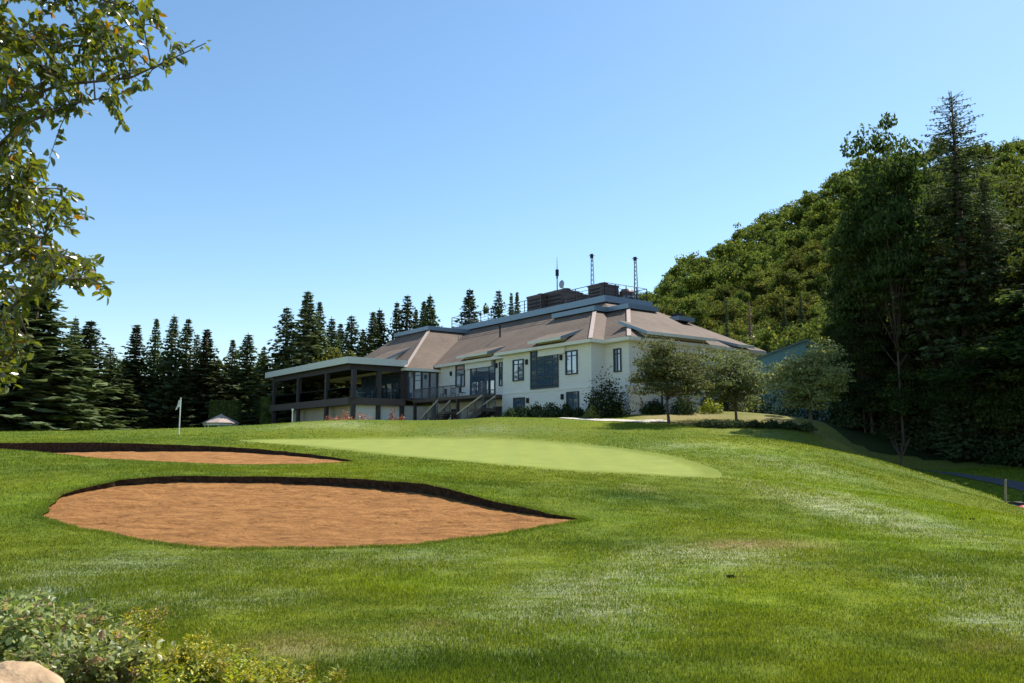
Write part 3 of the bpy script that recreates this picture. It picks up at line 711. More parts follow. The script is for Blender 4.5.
# clipped cedar hedges
def hedge(px0, px1, py, Y, depth, label, seed):
    rng = np.random.default_rng(seed); a = at(px0, py, Y); b = at(px1, py, Y); zb = gz((a[0]+b[0])/2, Y); h = a[2]-zb
    root = empty('cedar_hedge', ((a[0]+b[0])/2, Y, zb), label, 'hedge'); hw = (b[0]-a[0])/2
    n = int(5200*h*hw/6); f = rng.random(n); x = (rng.random(n)*2-1)*hw; y = (rng.random(n)*2-1)*depth/2; z = rng.random(n)*h
    face = rng.integers(0, 4, n); x = np.where(face == 2, np.sign(x)*hw, x); y = np.where(face < 2, -depth/2, y); z = np.where(face == 3, h, z)
    bumpy = .12*np.abs(np.sin(x*3.1)); z = z-bumpy*(face == 3)*2; y = y+bumpy*(face < 2)
    nn = np.stack([np.where(face == 2, np.sign(x), 0), np.where(face < 2, -1, 0), np.where(face == 3, 1, 0)], 1)+rng.normal(size=(n, 3))*.5
    mb = MB(); leaf_cards(mb, np.stack([x, y, z], 1)+rng.normal(size=(n, 3))*.06, nn, .32, .16, rng)
    mb.build('foliage', M['l_cedar'], root)
    tb = MB(); k = int(hw*2/.7)+1
    for i in range(k): tb.tube([(-hw+.35+i*(2*hw-.7)/max(1, k-1), 0, -.1), (-hw+.35+i*(2*hw-.7)/max(1, k-1), 0, h*.9)], [.08, .03], 5)
    tb.build('stems', M['bark'], root)
hedge(212, 240, 401, 98.2, 1.2, 'tall clipped cedar hedge behind the gazebo', 5)
hedge(263, 275, 398, 97.5, 1.2, 'narrow clipped cedar column beside the veranda end post', 6)
hedge(277, 352, 396, 104, 1.4, 'long clipped cedar hedge seen through the open veranda bays', 8)

# ------------------------------------------------------------------ clubhouse
AX = np.array([-.5934, .8049]); BX = np.array([.8049, .5934]); C0 = np.array([6.2, 62.0])
TH = math.atan2(AX[1], AX[0]); ZB = 3.0
def SW(s, w): return C0+AX*s-BX*w
def hit_w(px, py, w):
    d = ray(px, py); t = (C0@BX-w)/(d[:2]@BX); p = d*t; return float((p[:2]-C0)@AX), float(EYE+p[2]-ZB)
def hit_s(px, py, s):
    d = ray(px, py); t = (C0@AX+s)/(d[:2]@AX); p = d*t; return float(-(p[:2]-C0)@BX), float(EYE+p[2]-ZB)
club = empty('clubhouse', (C0[0], C0[1], ZB), 'white two-storey golf clubhouse with brown hipped roof and long dark veranda', 'clubhouse', rz=TH)
ZE = 9.55-ZB; FL = 5.85-ZB
# walls
mb = MB()
mb.box(-2.65, 26, -17.2, -1.5, -1.2, ZE-.1)
mb.box(0, 11.8, -1.6, 0, -1.2, ZE-.08)
mb.box(25.6, 36, -14, 2.1, FL, 9.0-ZB)
mb.build('upper_wall', M['siding'], club)
mb = MB(); mb.box(-.05, 11.85, -.3, .07, -1.0, FL-.05); mb.box(-2.72, 0, -17.27, -1.43, -1.0, FL-.05); mb.build('lower_wall', M['siding'], club)
mb = MB(); mb.box(-.09, 11.89, -.3, .11, FL-.05, FL+.06); mb.box(-2.76, -.09, -17.3, -1.39, FL-.05, FL+.06); mb.build('band_course', M['siding'], club)
mb = MB(); mb.box(26.6, 43.5, -6, 7.3, -1.2, FL-.56); mb.build('basement_wall', M['beige'], club)
mb = MB(); mb.box(26.3, 26.59, -6, 7.32, -1.2, FL-.56); mb.build('basement_wall', M['siding'], club)
# roof
def frustum(mb, s0, s1, w0, w1, ze, S0, S1, W0, W1, zt, th=.26):
    # w0 > w1 (front first)
    e = [(s0, w0), (s1, w0), (s1, w1), (s0, w1)]; t = [(S0, W0), (S1, W0), (S1, W1), (S0, W1)]
    V = [(*p, ze-th) for p in e]+[(*p, ze) for p in e]+[(*p, zt) for p in t]
    mb.add(V, [(8, 9, 10, 11), (4, 5, 9, 8), (5, 6, 10, 9), (6, 7, 11, 10), (7, 4, 8, 11)], 0)
    mb.add(V, [(0, 1, 5, 4), (1, 2, 6, 5), (2, 3, 7, 6), (3, 0, 4, 7), (0, 3, 2, 1)], 1)
ZT = 14.7-ZB
mb = MB()
frustum(mb, -3.3, 42, -.9, -17.8, ZE, 8.4, 36.2, -9.45, -15.5, ZT)
frustum(mb, -.6, 12.4, .6, -9.2, ZE+.02, 5.0, 10.8, -5.0, -9.1, 13.0-ZB)
frustum(mb, -3.36, 6, -.84, -12.3, ZE+.035, 2.35, 5.4, -6.5, -10.4, 13.0-ZB)
frustum(mb, 25.0, 45.5, 2.7, -9, 9.1-ZB, 31.5, 39.0, -3.8, -8.6, 14.2-ZB)
roof = mb.build('roof', [M['roof'], M['cream']], club)
def bar3(mb, p, q, w, h, m=0):
    p, q = np.array(p, float), np.array(q, float); d = (q-p)[:2]; d /= np.linalg.norm(d); n = np.array([-d[1], d[0], 0])*w/2; u = np.array([0, 0, h])
    mb.hexa([p-n, q-n, q+n, p+n, p-n+u, q-n+u, q+n+u, p+n+u], m)
for p, q in (((-.6, .6, ZE), (5, -5, 13-ZB)), ((-3.36, -.84, ZE), (2.35, -6.5, 13-ZB)), ((25, 2.7, 9.1-ZB), (31.5, -3.8, 14.2-ZB))):
    mb = MB(); bar3(mb, p, q, .32, .07); mb.build('hip_ridge', M['hip'], roof)
def cap(name, s0, s1, w0, w1, z0, h, ov=.3, th=.35):
    mb = MB(); mb.box(s0-ov, s1, w0+ov-th, w0+ov, z0, z0+h); mb.box(s0-ov, s0-ov+th, w1, w0+ov-th-.002, z0, z0+h)
    mb.box(s0-ov+.15, s1-.1, w0-.3, w0+.02, z0-.25, z0, 1); mb.box(s0+.01-.04, s0+.3, w1+.1, w0-.31, z0-.25, z0, 1)
    return mb.build(name, [M['metal'], M['black']], club)
cap('parapet', 8.4, 36.4, -9.45, -15.6, ZT+.05, .62)
cap('parapet', 5.0, 10.6, -5.0, -8.4, 13.02-ZB, .42)
cap('parapet', 2.35, 5.6, -6.5, -9.9, 13.02-ZB, .42)
cap('parapet', 31.5, 39.4, -3.8, -9.3, 14.22-ZB, .45)
mb = MB(); mb.box(8.5, 36.2, -15.4, -9.5, ZT-.3, ZT+.02); mb.build('roof_deck', M['black'], roof)
# lifted shed dormers
def dormer(s0, s1, we, ze, wt, zt, swap=False, th=.24):
    V = [(s0, we, ze-th), (s1, we, ze-th), (s1, wt, zt-th), (s0, wt, zt-th), (s0, we, ze), (s1, we, ze), (s1, wt, zt), (s0, wt, zt)]
    if swap: V = [(w, s, z) for s, w, z in V]
    mb = MB(); mb.add(V, [(4, 5, 6, 7)], 0); mb.add(V, [(0, 1, 5, 4), (0, 3, 2, 1)], 1); mb.add(V, [(1, 2, 6, 5), (2, 3, 7, 6), (3, 0, 4, 7)], 2)
    d = mb.build('dormer', [M['roof'], M['cream'], M['metal']], club)
    # cheek and wall under the flap
    ins = .45; wi = we-.75 if not swap else we+.75
    f = (wi-wt)/(we-wt); zi = zt+(ze-zt)*f-th
    V = [(s0+ins, wi, zi-1.3), (s1-ins, wi, zi-1.3), (s1-ins, wt, zt-1.6), (s0+ins, wt, zt-1.6), (s0+ins, wi, zi), (s1-ins, wi, zi), (s1-ins, wt, zt-th), (s0+ins, wt, zt-th)]
    if swap: V = [(w, s, z) for s, w, z in V]
    mb = MB(); mb.hexa(V); mb.build('cheek', M['siding'], d)
sA1, zA = hit_w(527, 343, 1.0); sA0, _ = hit_w(560, 338, 1.0)
dormer(sA0, sA1, .95, ZE+.50, -1.7, ZE+1.40)
sB1, _ = hit_w(456, 356, -.5); sB0, _ = hit_w(487, 353, -.5)
dormer(sB0, sB1, -.5, ZE+.50, -3.1, ZE+1.33)
wC0, _ = hit_s(646, 333, -3.7); wC1, _ = hit_s(716, 344, -3.7)
dormer(min(wC0, wC1), max(wC0, wC1), -3.8, ZE+.50, -.7, ZE+1.66, True)
dormer(-15.6, -13.4, -3.7, ZE+.28, -1.0, ZE+1.04, True)
dormer(30.2, 35.6, 3.0, 10.2-ZB, -.9, 11.96-ZB)
# window builder on the facades
def window(px0, px1, py0, py1, w, name='window', mull=None, s=None, prd=.05, gl=None):
    """w: facade offset (or s=...: on the side wall)"""
    if s is None:
        a0, z1 = hit_w(px0, py0, w); a1, z0 = hit_w(px1, py1, w)
        za = hit_w(px1, py0, w)[1]; zb = hit_w(px0, py1, w)[1]
    else:
        a0, z1 = hit_s(px0, py0, s); a1, z0 = hit_s(px1, py1, s); za = hit_s(px1, py0, s)[1]; zb = hit_s(px0, py1, s)[1]
    z1 = (z1+za)/2; z0 = (z0+zb)/2; lo, hi = min(a0, a1), max(a0, a1)
    def bx(mb, x0, x1, zz0, zz1, d0, d1, m=0):
        if s is None: mb.box(x0, x1, w+d0, w+d1, zz0, zz1, m)
        else: mb.box(s-d1, s-d0, x0, x1, zz0, zz1, m)
    fw = .10
    fb = MB()
    bx(fb, lo, hi, z1-fw, z1, .0, prd+.06); bx(fb, lo, hi, z0, z0+fw, .0, prd+.08); bx(fb, lo, lo+fw, z0+fw, z1-fw, 0, prd+.06); bx(fb, hi-fw, hi, z0+fw, z1-fw, 0, prd+.06)
    for kind, f, c0, c1 in (mull or []):
        t = .035
        if kind == 'v': x = lo+(hi-lo)*f; bx(fb, x-t, x+t, z0+fw+(z1-z0-2*fw)*c0, z0+fw+(z1-z0-2*fw)*c1, .02, prd+.03)
        else: z = z0+(z1-z0)*f; bx(fb, lo+fw+(hi-lo-2*fw)*c0, lo+fw+(hi-lo-2*fw)*c1, z-t, z+t, .02, prd+.035)
    fo = fb.build(name, M['darkframe'], club)
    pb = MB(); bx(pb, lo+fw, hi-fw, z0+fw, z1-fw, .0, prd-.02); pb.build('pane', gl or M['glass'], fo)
    return lo, hi, z0, z1
X2 = [('v', .5, 0, 1), ('h', .78, 0, 1)]
window(513.3, 524, 359.5, 381, 0, mull=X2)
window(531, 558.8, 346, 388.5, 0, mull=[('v', .22, 0, 1), ('v', .79, 0, 1), ('v', .5, .27, .66), ('h', .26, 0, 1), ('h', .66, 0, 1), ('h', .77, 0, 1), ('h', .09, 0, 1)])
window(566, 578, 350.5, 374.5, 0, mull=X2)
window(514, 525, 397.5, 411.5, .08)
window(567, 579.3, 391.5, 410, .08, mull=[('v', .5, 0, 1)])
window(614, 621.8, 348.5, 372, -1.5, mull=X2)
window(456.2, 465, 364, 387, -1.5, mull=[('h', .5, 0, 1), ('h', .75, 0, 1)])
window(499.6, 502.6, 362, 386, -1.5)
window(661, 667, 393, 418, 0, name='side_door', s=-2.72, gl=M['white'])
window(694, 701, 356, 396, 0, s=-2.72, mull=X2)
# entrance glazing
window(471, 495.5, 357.5, 398, -1.5, name='entrance_glazing', mull=[('v', .25, 0, 1), ('v', .5, 0, .62), ('v', .76, 0, 1), ('h', .64, 0, 1)])
s0, z0 = hit_w(479, 398, -1.5); s1, _ = hit_w(490, 398, -1.5)
mb = MB(); mb.box(min(s0, s1), (s0+s1)/2-.02, -1.44, -1.36, FL+.02, FL+2.2); mb.box((s0+s1)/2+.02, max(s0, s1), -1.44, -1.36, FL+.02, FL+2.2); d = mb.build('entrance_door', M['darkframe'], club)
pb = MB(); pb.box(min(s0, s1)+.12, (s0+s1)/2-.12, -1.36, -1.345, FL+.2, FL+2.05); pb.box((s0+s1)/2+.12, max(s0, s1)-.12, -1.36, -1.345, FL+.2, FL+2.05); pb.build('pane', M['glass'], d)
mb = MB(); mb.box((s0+s1)/2-.1, (s0+s1)/2-.05, -1.36, -1.28, FL+.9, FL+1.4); mb.build('handle', M['steel'], d)
# wing side glazing (faces the camera, right)
mb = MB(); gz0, gz1 = FL+.05, 8.75-ZB
fb = MB(); fb.box(25.44, 25.6, -1.4, 2.3, gz1, gz1+.22); fb.box(25.44, 25.6, -1.4, 2.3, FL, FL+.2)
for w_ in (-1.35, -.45, .5, 1.4, 2.14): fb.box(25.42, 25.6, w_-.07, w_+.09, FL+.2, gz1)
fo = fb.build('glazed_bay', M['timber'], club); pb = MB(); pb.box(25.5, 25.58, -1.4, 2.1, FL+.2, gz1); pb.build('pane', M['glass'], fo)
fb = MB(); fb.box(25.7, 36, 2.12, 2.26, FL, FL+.2); fb.box(25.7, 36, 2.12, 2.26, gz1, gz1+.3)
for i in range(8): fb.box(25.75+i*1.45, 25.9+i*1.45, 2.12, 2.26, FL+.2, gz1)
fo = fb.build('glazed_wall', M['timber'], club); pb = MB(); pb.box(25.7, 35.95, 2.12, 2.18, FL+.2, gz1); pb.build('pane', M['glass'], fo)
# wall lamps
for px, py, w in ((527.2, 362.5, 0), (561.6, 358, 0), (528.2, 401, .08), (562.8, 397.3, .08), (469, 367, -1.5), (497, 366, -1.5), (451.5, 374, -1.5)):
    s, z = hit_w(px, py, w); mb = MB(); mb.box(s-.11, s+.11, w, w+.16, z-.18, z+.26); mb.box(s-.06, s+.06, w+.16, w+.2, z-.1, z+.16); mb.build('wall_lamp', M['black'], club)
# veranda
PW = 8.2
mb = MB(); mb.box(26, 47.5, 2.3, 8.35, FL-.55, FL); mb.build('veranda_floor', M['timber2'], club)
mb = MB(); V0 = 9.3-ZB
mb.box(25.55, 48.4, 2.2, 8.75, V0, V0+.16, 1); mb.box(25.4, 48.6, 8.75, 8.9, V0-.06, V0+.60, 0); mb.box(25.4, 25.55, 2.2, 8.748, V0-.06, V0+.60, 0); mb.box(48.45, 48.6, -3, 8.748, V0-.06, V0+.60, 0); mb.box(25.55, 48.44, 2.2, 8.74, V0+.38, V0+.55, 2)
mb.box(36, 48.4, -6, 2.19, V0, V0+.16, 1)
mb.build('veranda_roof', [M['fascia'], M['ceiling'], M['fascia']], club)
mb = MB(); mb.box(26, 47.5, 8.05, 8.33, V0-.62, V0-.002); mb.box(25.95, 26.2, 2.3, 8.05, V0-.62, V0-.002); mb.box(47.3, 47.55, -5.8, 8.05, V0-.5, V0-.002); mb.build('veranda_beam', M['timber'], club)
PX = []
for px in (274.8, 299, 327, 353.5): PX.append(hit_w(px, 390, PW)[0])
posts = [(s, PW) for s in PX]+[(26.1, hit_s(378.5, 390, 26.1)[0]), (26.1, 2.45), (PX[0], 2.4), (PX[1], 2.4), (PX[0], -5.5), (PX[1], -5.5)]
PXF = PX
for s, w in posts:
    mb = MB(); mb.box(s-.22, s+.22, w-.2, w+.2, FL+.002, V0-.64)
    mb.box(s-.2, s+.2, w-.18, w+.18, -1.2, FL-.56); mb.box(s-.28, s+.28, w-.24, w+.24, FL+.002, FL+.12); mb.build('post', M['timber'], club)
# fascia of the floor beam and glass rails with slim handrail
mb = MB(); mb.box(25.9, 47.7, 8.36, 8.5, FL-.62, FL+.10); mb.box(25.8, 25.94, 2.2, 8.5, FL-.62, FL+.10); mb.build('floor_beam', M['timber2'], club)
ss = sorted([26.1]+PX)
for i in range(len(ss)-1):
    if ss[i+1]-ss[i] < 1: continue
    mb = MB(); mb.box(ss[i]+.25, ss[i+1]-.25, 8.22, 8.24, FL+.12, FL+1.1); g = mb.build('glass_rail', M['glassblue'], club)
    mb = MB(); mb.box(ss[i]+.23, ss[i+1]-.23, 8.2, 8.27, FL+1.1, FL+1.15); mb.build('handrail', M['black'], g)
for a, b in ((2.65, posts[4][1]-.22), (posts[4][1]+.22, 8.0)):
    mb = MB(); mb.box(26.08, 26.1, a, b, FL+.12, FL+1.1); g = mb.build('glass_rail', M['glassblue'], club)
    mb = MB(); mb.box(26.05, 26.12, a, b, FL+1.1, FL+1.15); mb.build('handrail', M['black'], g)
# small flue on the veranda roof
s, z = hit_w(328, 352, 5); mb = MB(); mb.tube([(s, 5, V0+.5), (s, 5, V0+1.2)], .12, 8); mb.lathe([(0, .45), (.2, .3), (.2, .2)], (s, 5, V0+.95), 8); mb.build('flue_pipe', M['steel'], club)
s, z = hit_w(500, 334, -5.5); mb = MB(); mb.tube([(s, -5.5, z-1), (s, -5.5, z+.75)], .09, 8); mb.tube([(s, -5.5, z+.75), (s, -5.5, z+.9)], .14, 8); mb.build('vent_pipe', M['black'], club)
# skylight box on the far hip
w_, z_ = hit_s(682, 318, 3.8); mb = MB(); mb.box(3.2, 4.6, w_-1.1, w_+1.1, z_-.35, z_+.05); mb.box(3.5, 4.4, w_+.2, w_+.8, z_+.05, z_+.35, 1); mb.build('skylight', [M['metal'], M['black']], club)
# entrance deck, railing, stairs
dk0, _ = hit_w(497, 398, 1.9); dk0 = max(12.0, dk0)
mb = MB(); mb.box(12.0, 24.9, -1.45, 1.9, FL-.3, FL-.02); mb.build('deck', M['timber2'], club)
for s, w in ((12.2, 1.75), (16.6, 1.75), (20.8, 1.75), (24.6, 1.75)):
    mb = MB(); mb.box(s-.13, s+.13, w-.13, w+.13, -1.2, FL-.31); mb.build('post', M['timber'], club)
def rail(mb, p, q, n, h=1.05, r=.022):
    p, q = np.array(p, float), np.array(q, float)
    mb.tube([p+(0, 0, h), q+(0, 0, h)], .045, 5); mb.tube([p+(0, 0, .12), q+(0, 0, .12)], .03, 5)
    for i in range(n+1):
        a = p+(q-p)*i/n; mb.tube([a+(0, 0, 0), a+(0, 0, h)], r if i % 8 else .05, 4)
mb = MB(); rail(mb, (16.3, 1.8, FL-.02), (24.8, 1.8, FL-.02), 48); rail(mb, (12.1, 1.8, FL-.02), (13.0, 1.8, FL-.02), 5); mb.build('deck_railing', M['darkframe'], club)
def stairs(s0, s1, w0, w1, z0, z1, n=14):
    mb = MB()
    for i in range(n):
        a = s0+(s1-s0)*i/n; b = s0+(s1-s0)*(i+1)/n; z = z0+(z1-z0)*(i+1)/n+(z0-z1)/n*.5
        mb.box(a, b+.03, w0+.05, w1-.05, z-.06, z)
    for w in (w0, w1-.05): mb.hexa([(s0, w, z0-.45), (s1, w, z1-.45), (s1, w+.05, z1-.45), (s0, w+.05, z0-.45), (s0, w, z0), (s1, w, z1), (s1, w+.05, z1), (s0, w+.05, z0)])
    st = mb.build('stairs', M['timber'], club)
    for w in (w0+.02, w1-.02):
        mb = MB(); rail(mb, (s0, w, z0), (s1, w, z1), n*2)
        mb.hexa([(s0, w-.05, z0+1.0), (s1, w-.05, z1+1.0), (s1, w+.05, z1+1.0), (s0, w+.05, z0+1.0), (s0, w-.05, z0+1.12), (s1, w-.05, z1+1.12), (s1, w+.05, z1+1.12), (s0, w+.05, z0+1.12)], 1)
        mb.build('handrail', [M['darkframe'], M['beige']], st)
a_, b_ = hit_w(482, 395.5, 3.4), hit_w(457, 414, 3.4); stairs(a_[0], b_[0], 1.95, 3.4, a_[1]-1.05, b_[1]-1.05)
mb = MB(); mb.box(12.1, a_[0], 1.92, 3.4, a_[1]-1.35, a_[1]-1.07); mb.build('landing', M['timber2'], club)
a_, b_ = hit_w(437.5, 400.5, 3.4), hit_w(420.5, 419, 3.4); stairs(a_[0], b_[0], 2.0, 3.4, a_[1]-1.05, b_[1]-1.05, 12)
mb = MB(); mb.box(a_[0]-1.4, a_[0], 1.92, 3.4, a_[1]-1.3, a_[1]-1.07); mb.build('landing', M['timber2'], club)
for s_, w2 in ((14.2, 2.2), (17.8, 1.2), (22.0, 1.4)):
    mb = MB(); mb.box(s_-w2/2, s_+w2/2, -1.42, -1.34, -.4, 1.9); mb.build('lower_door', M['timber'], club)
# roof railing along the deck edge
rp = MB(); zc = ZT+.67
def rrail(p, q, n, H=1.35):
    p, q = np.array(p, float), np.array(q, float)
    for h in (.25, .6, .95, H): rp.tube([p+(0, 0, h), q+(0, 0, h)], .022 if h < H else .035, 4)
    for i in range(n+1):
        a = p+(q-p)*i/n; rp.tube([a, a+(0, 0, H)], .05, 5)
rrail((8.6, -9.6, zc), (35.9, -9.6, zc), 13); rrail((8.6, -9.6, zc), (8.6, -15.3, zc), 4); rrail((35.9, -9.6, zc), (35.9, -15.3, zc), 3); rrail((8.6, -15.3, zc), (35.9, -15.3, zc), 13)
rp.build('roof_railing', M['black'], club)

# --- things on the roof
def unit(px0, px1, py0, w, depth, label, fans=1, louv=True):
    s1, z1 = hit_w(px0, py0, w); s0, _ = hit_w(px1, py0, w); zb = 14.73-ZB; c = SW((s0+s1)/2, w-depth/2); h = z1-zb; L = abs(s1-s0)
    r = empty('air_handler', (c[0], c[1], 14.73), label, 'roof machinery', rz=TH)
    mb = MB(); mb.box(-L/2, L/2, -depth/2, depth/2, .15, h*.93); mb.box(-L/2-.06, L/2+.06, -depth/2-.06, depth/2+.06, h*.93, h); mb.box(-L/2+.1, L/2-.1, -depth/2+.1, depth/2-.1, .02, .15); mb.build('housing', M['hvac'], r)
    for i in range(fans):
        x = -L/2+L*(i+.5)/fans; mb = MB(); mb.lathe([(.0, .02), (.45, .02), (.5, .25), (.42, .28), (.42, .05)], (x, 0, h), 14); mb.build('fan_shroud', M['black'], r)
    mb = MB()
    for i in range(6): mb.box(-L/2+.25, L/2-.25, depth/2+.005, depth/2+.05, .35+i*(h-.6)/6, .35+(i+.45)*(h-.6)/6)
    mb.build('louvre', M['black'], r)
unit(527, 541, 297, -11.5, 2.2, 'brown roof machine at the left of the machinery group', 1)
unit(545, 562, 293, -12.3, 2.4, 'tallest long brown roof machine near the thin mast', 2)
unit(565, 577, 296, -11.8, 2.2, 'brown roof machine right of the small dish', 1)
unit(588, 601, 286, -11.6, 2.4, 'dark box machine at the front corner of the roof deck', 1)
def vent(px, py0, w, r0, label):
    s, z = hit_w(px, py0, w); c = SW(s, w); h = z-(14.73-ZB)
    r = empty('roof_ventilator', (c[0], c[1], 14.73), label, 'roof vent')
    mb = MB(); mb.lathe([(r0*.7, 0), (r0*.7, h*.35), (r0, h*.4), (r0, h*.85), (r0*.7, h*.97), (0, h)], k=14); mb.build('drum', M['hvac'], r)
    mb = MB(); mb.lathe([(r0*1.05, h*.55), (r0*1.08, h*.6), (r0*1.05, h*.65)], k=14); mb.build('band', M['steel'], r)
vent(612, 286.5, -14, .7, 'round roof ventilator just right of the front corner machine')
vent(626.5, 289, -15, .75, 'low round roof ventilator near the right end of the railing')
def mast(px, py0, w, kind, label):
    s, z = hit_w(px, py0, w); c = SW(s, w); h = z-(14.73-ZB)
    r = empty('antenna_mast', (c[0], c[1], 14.73), label, 'antenna')
    if kind == 'lattice':
        mb = MB(); n = 12
        L = [[np.array([math.cos(a)*.30*(1-.6*t), math.sin(a)*.30*(1-.6*t), t*h*.93]) for t in np.linspace(0, 1, n+1)] for a in (0, 2.09, 4.19)]
        for l in L: mb.tube([l[0], l[-1]], .04, 4)
        for i in range(n):
            for j in range(3): mb.tube([L[j][i], L[(j+1) % 3][i+1]], .028, 3)
        mb.build('lattice_tower', M['steel'], r)
        mb = MB(); mb.box(-.16, .16, -.1, .1, h*.93, h); mb.tube([(-.34, 0, h*.97), (.34, 0, h*.97)], .035, 5); mb.tube([(0, -.3, h*.95), (0, .3, h*.95)], .035, 5); mb.build('antenna_head', M['black'], r)
    else:
        mb = MB(); mb.tube([(0, 0, 0), (0, 0, h*.72), (0, 0, h)], [.09, .07, .02], 6); mb.build('pole', M['steel'], r)
        mb = MB(); mb.box(-.18, .18, -.08, .08, h*.70, h*.80); mb.box(-.08, .08, -.22, .22, h*.66, h*.74); mb.build('antenna_panel', M['black'], r)
mast(557, 257, -13, 'pole', 'thin roof mast with a clustered antenna above the brown machinery')
mast(591.7, 254, -14, 'lattice', 'lattice antenna tower behind the front corner machine')
mast(635, 257, -15.2, 'lattice', 'slender lattice antenna tower at the right end of the roof railing')
s, z = hit_w(563, 283.5, -13); c = SW(s, -13); h = z-(14.73-ZB)
r = empty('dish_antenna', (c[0], c[1], 14.73), 'small pale dish antenna on a short pole above the brown machinery', 'antenna', rz=TH)
mb = MB(); mb.tube([(0, 0, 0), (0, 0, h-.3)], .06, 6); mb.build('pole', M['steel'], r)
mb = MB(); mb.tube([(0, .0, h-.1), (0, .12, h-.1), (0, .2, h-.1)], [.05, .3, .45], 12); mb.build('reflector', M['steel'], r)

# --- tables and chairs on the veranda and deck
def chair_proto():
    r = empty('patio_chair', (0, 0, 0), 'x', 'chair')
    mb = MB(); mb.box(-.24, .24, -.24, .24, .42, .47); mb.build('seat', M['white'], r)
    mb = MB()
    for i in range(5): mb.box(-.22+i*.095, -.17+i*.095, .21, .25, .47, .92)
    mb.box(-.24, .24, .2, .26, .9, .97); mb.build('backrest', M['white'], r)
    for x in (-.21, .21):
        for y in (-.21, .21): mb = MB(); mb.tube([(x, y, 0), (x, y, .42)], .02, 5); mb.build('leg', M['white'], r)
    return r
def table_proto():
    r = empty('patio_table', (0, 0, 0), 'x', 'table')
    mb = MB(); mb.lathe([(0, .7), (.55, .7), (.57, .72), (.55, .75), (0, .75)], k=20); mb.build('tabletop', M['white'], r)
    mb = MB(); mb.lathe([(.3, 0), (.3, .03), (.05, .06), (.04, .7)], k=10); mb.build('pedestal', M['black'], r); return r
CH, TB = chair_proto(), table_proto()
ordn = ['at the right end of the veranda', 'in the middle bay of the veranda', 'in the left middle bay of the veranda', 'in the leftmost bay of the veranda']
spots = [(28.6, 5.9), (32.0, 6.3), (37.8, 5.8), (43.6, 6.0)]
for i, (s, w) in enumerate(spots):
    c = SW(s, w); place(TB, (c[0], c[1], 5.855), 1, TH, 'round white table '+ordn[i], 'table', 'tables on the veranda')
    for k, (a, nm) in enumerate(((0, 'left'), (2.2, 'front'), (4.2, 'right'))):
        q = SW(s+math.cos(a)*.95, w+math.sin(a)*.95); place(CH, (q[0], q[1], 5.855), 1, TH+a-math.pi/2, 'white patio chair '+{'left': 'left of', 'front': 'before', 'right': 'right of'}[nm]+' the table '+ordn[i], 'chair', 'chairs on the veranda')
CH2 = chair_proto()
for o in CH2.children: o.data.materials[0] = M['darkframe']
for i, (s, lab) in enumerate(((17.8, 'rightmost'), (19.4, 'second from right'), (21.2, 'second from left'), (22.8, 'leftmost'))):
    c = SW(s, .5); place(CH2, (c[0], c[1], 5.835), 1, TH+i, 'dark slatted chair behind the deck railing, '+lab+' of four', 'chair', 'dark chairs on the entrance deck')

# blue-grey covered bin at the foot of the stairs
c = SW(25.9, 5.2); zb = gz(*c)
r = empty('round_tub', (c[0], c[1], zb), 'dark blue round tub at the foot of the left stairs', 'tub')
mb = MB(); mb.lathe([(0, 0), (.5, 0), (.62, .8), (.66, .82), (.66, .9), (.58, .9), (.5, .7), (0, .7)], k=18); mb.build('tub_body', M['metal'], r)

# ------------------------------------------------------------------ teal shed behind the clubhouse on the right
def shed():
    Y = 88; a = at(752, 357, Y); b = at(800, 340, Y); zb = gz(a[0]+3, Y)
    r = empty('metal_shed', (a[0], Y, zb), 'teal metal shed with a low gabled roof right of the clubhouse', 'shed', rz=-.1)
    L = 11.; he = a[2]-zb-.2; hr = he+1.9; x0 = .5
    mb = MB(); V = [(x0, 0, -.5), (L, 0, -.5), (L, 0, he), ((x0+L)/2, 0, hr), (x0, 0, he), (x0, 9, -.5), (L, 9, -.5), (L, 9, he), ((x0+L)/2, 9, hr), (x0, 9, he)]
    mb.add(V, [(0, 1, 2, 3, 4)]); mb.add(V, [(9, 8, 7, 6, 5)]); mb.add(V, [(0, 4, 9, 5), (1, 6, 7, 2)])
    for i in range(36): x = x0+.15+i*(L-x0)/36.5; zt = he+(hr-he)*(1-abs(x-(x0+L)/2)/((L-x0)/2))-.05; mb.box(x, x+.05, -.035, .01, -.4, zt)
    mb.build('wall', M['teal'], r)
    for sgn in (-1, 1):
        mb = MB(); xm = (x0+L)/2; xe = xm+sgn*((L-x0)/2+.35); ze = he-.12
        mb.hexa([(xm, -.4, hr), (xe, -.4, ze), (xe, 9.4, ze), (xm, 9.4, hr), (xm, -.4, hr+.15), (xe, -.4, ze+.15), (xe, 9.4, ze+.15), (xm, 9.4, hr+.15)]); mb.build('roof_panel', M['metal'], r)
shed()

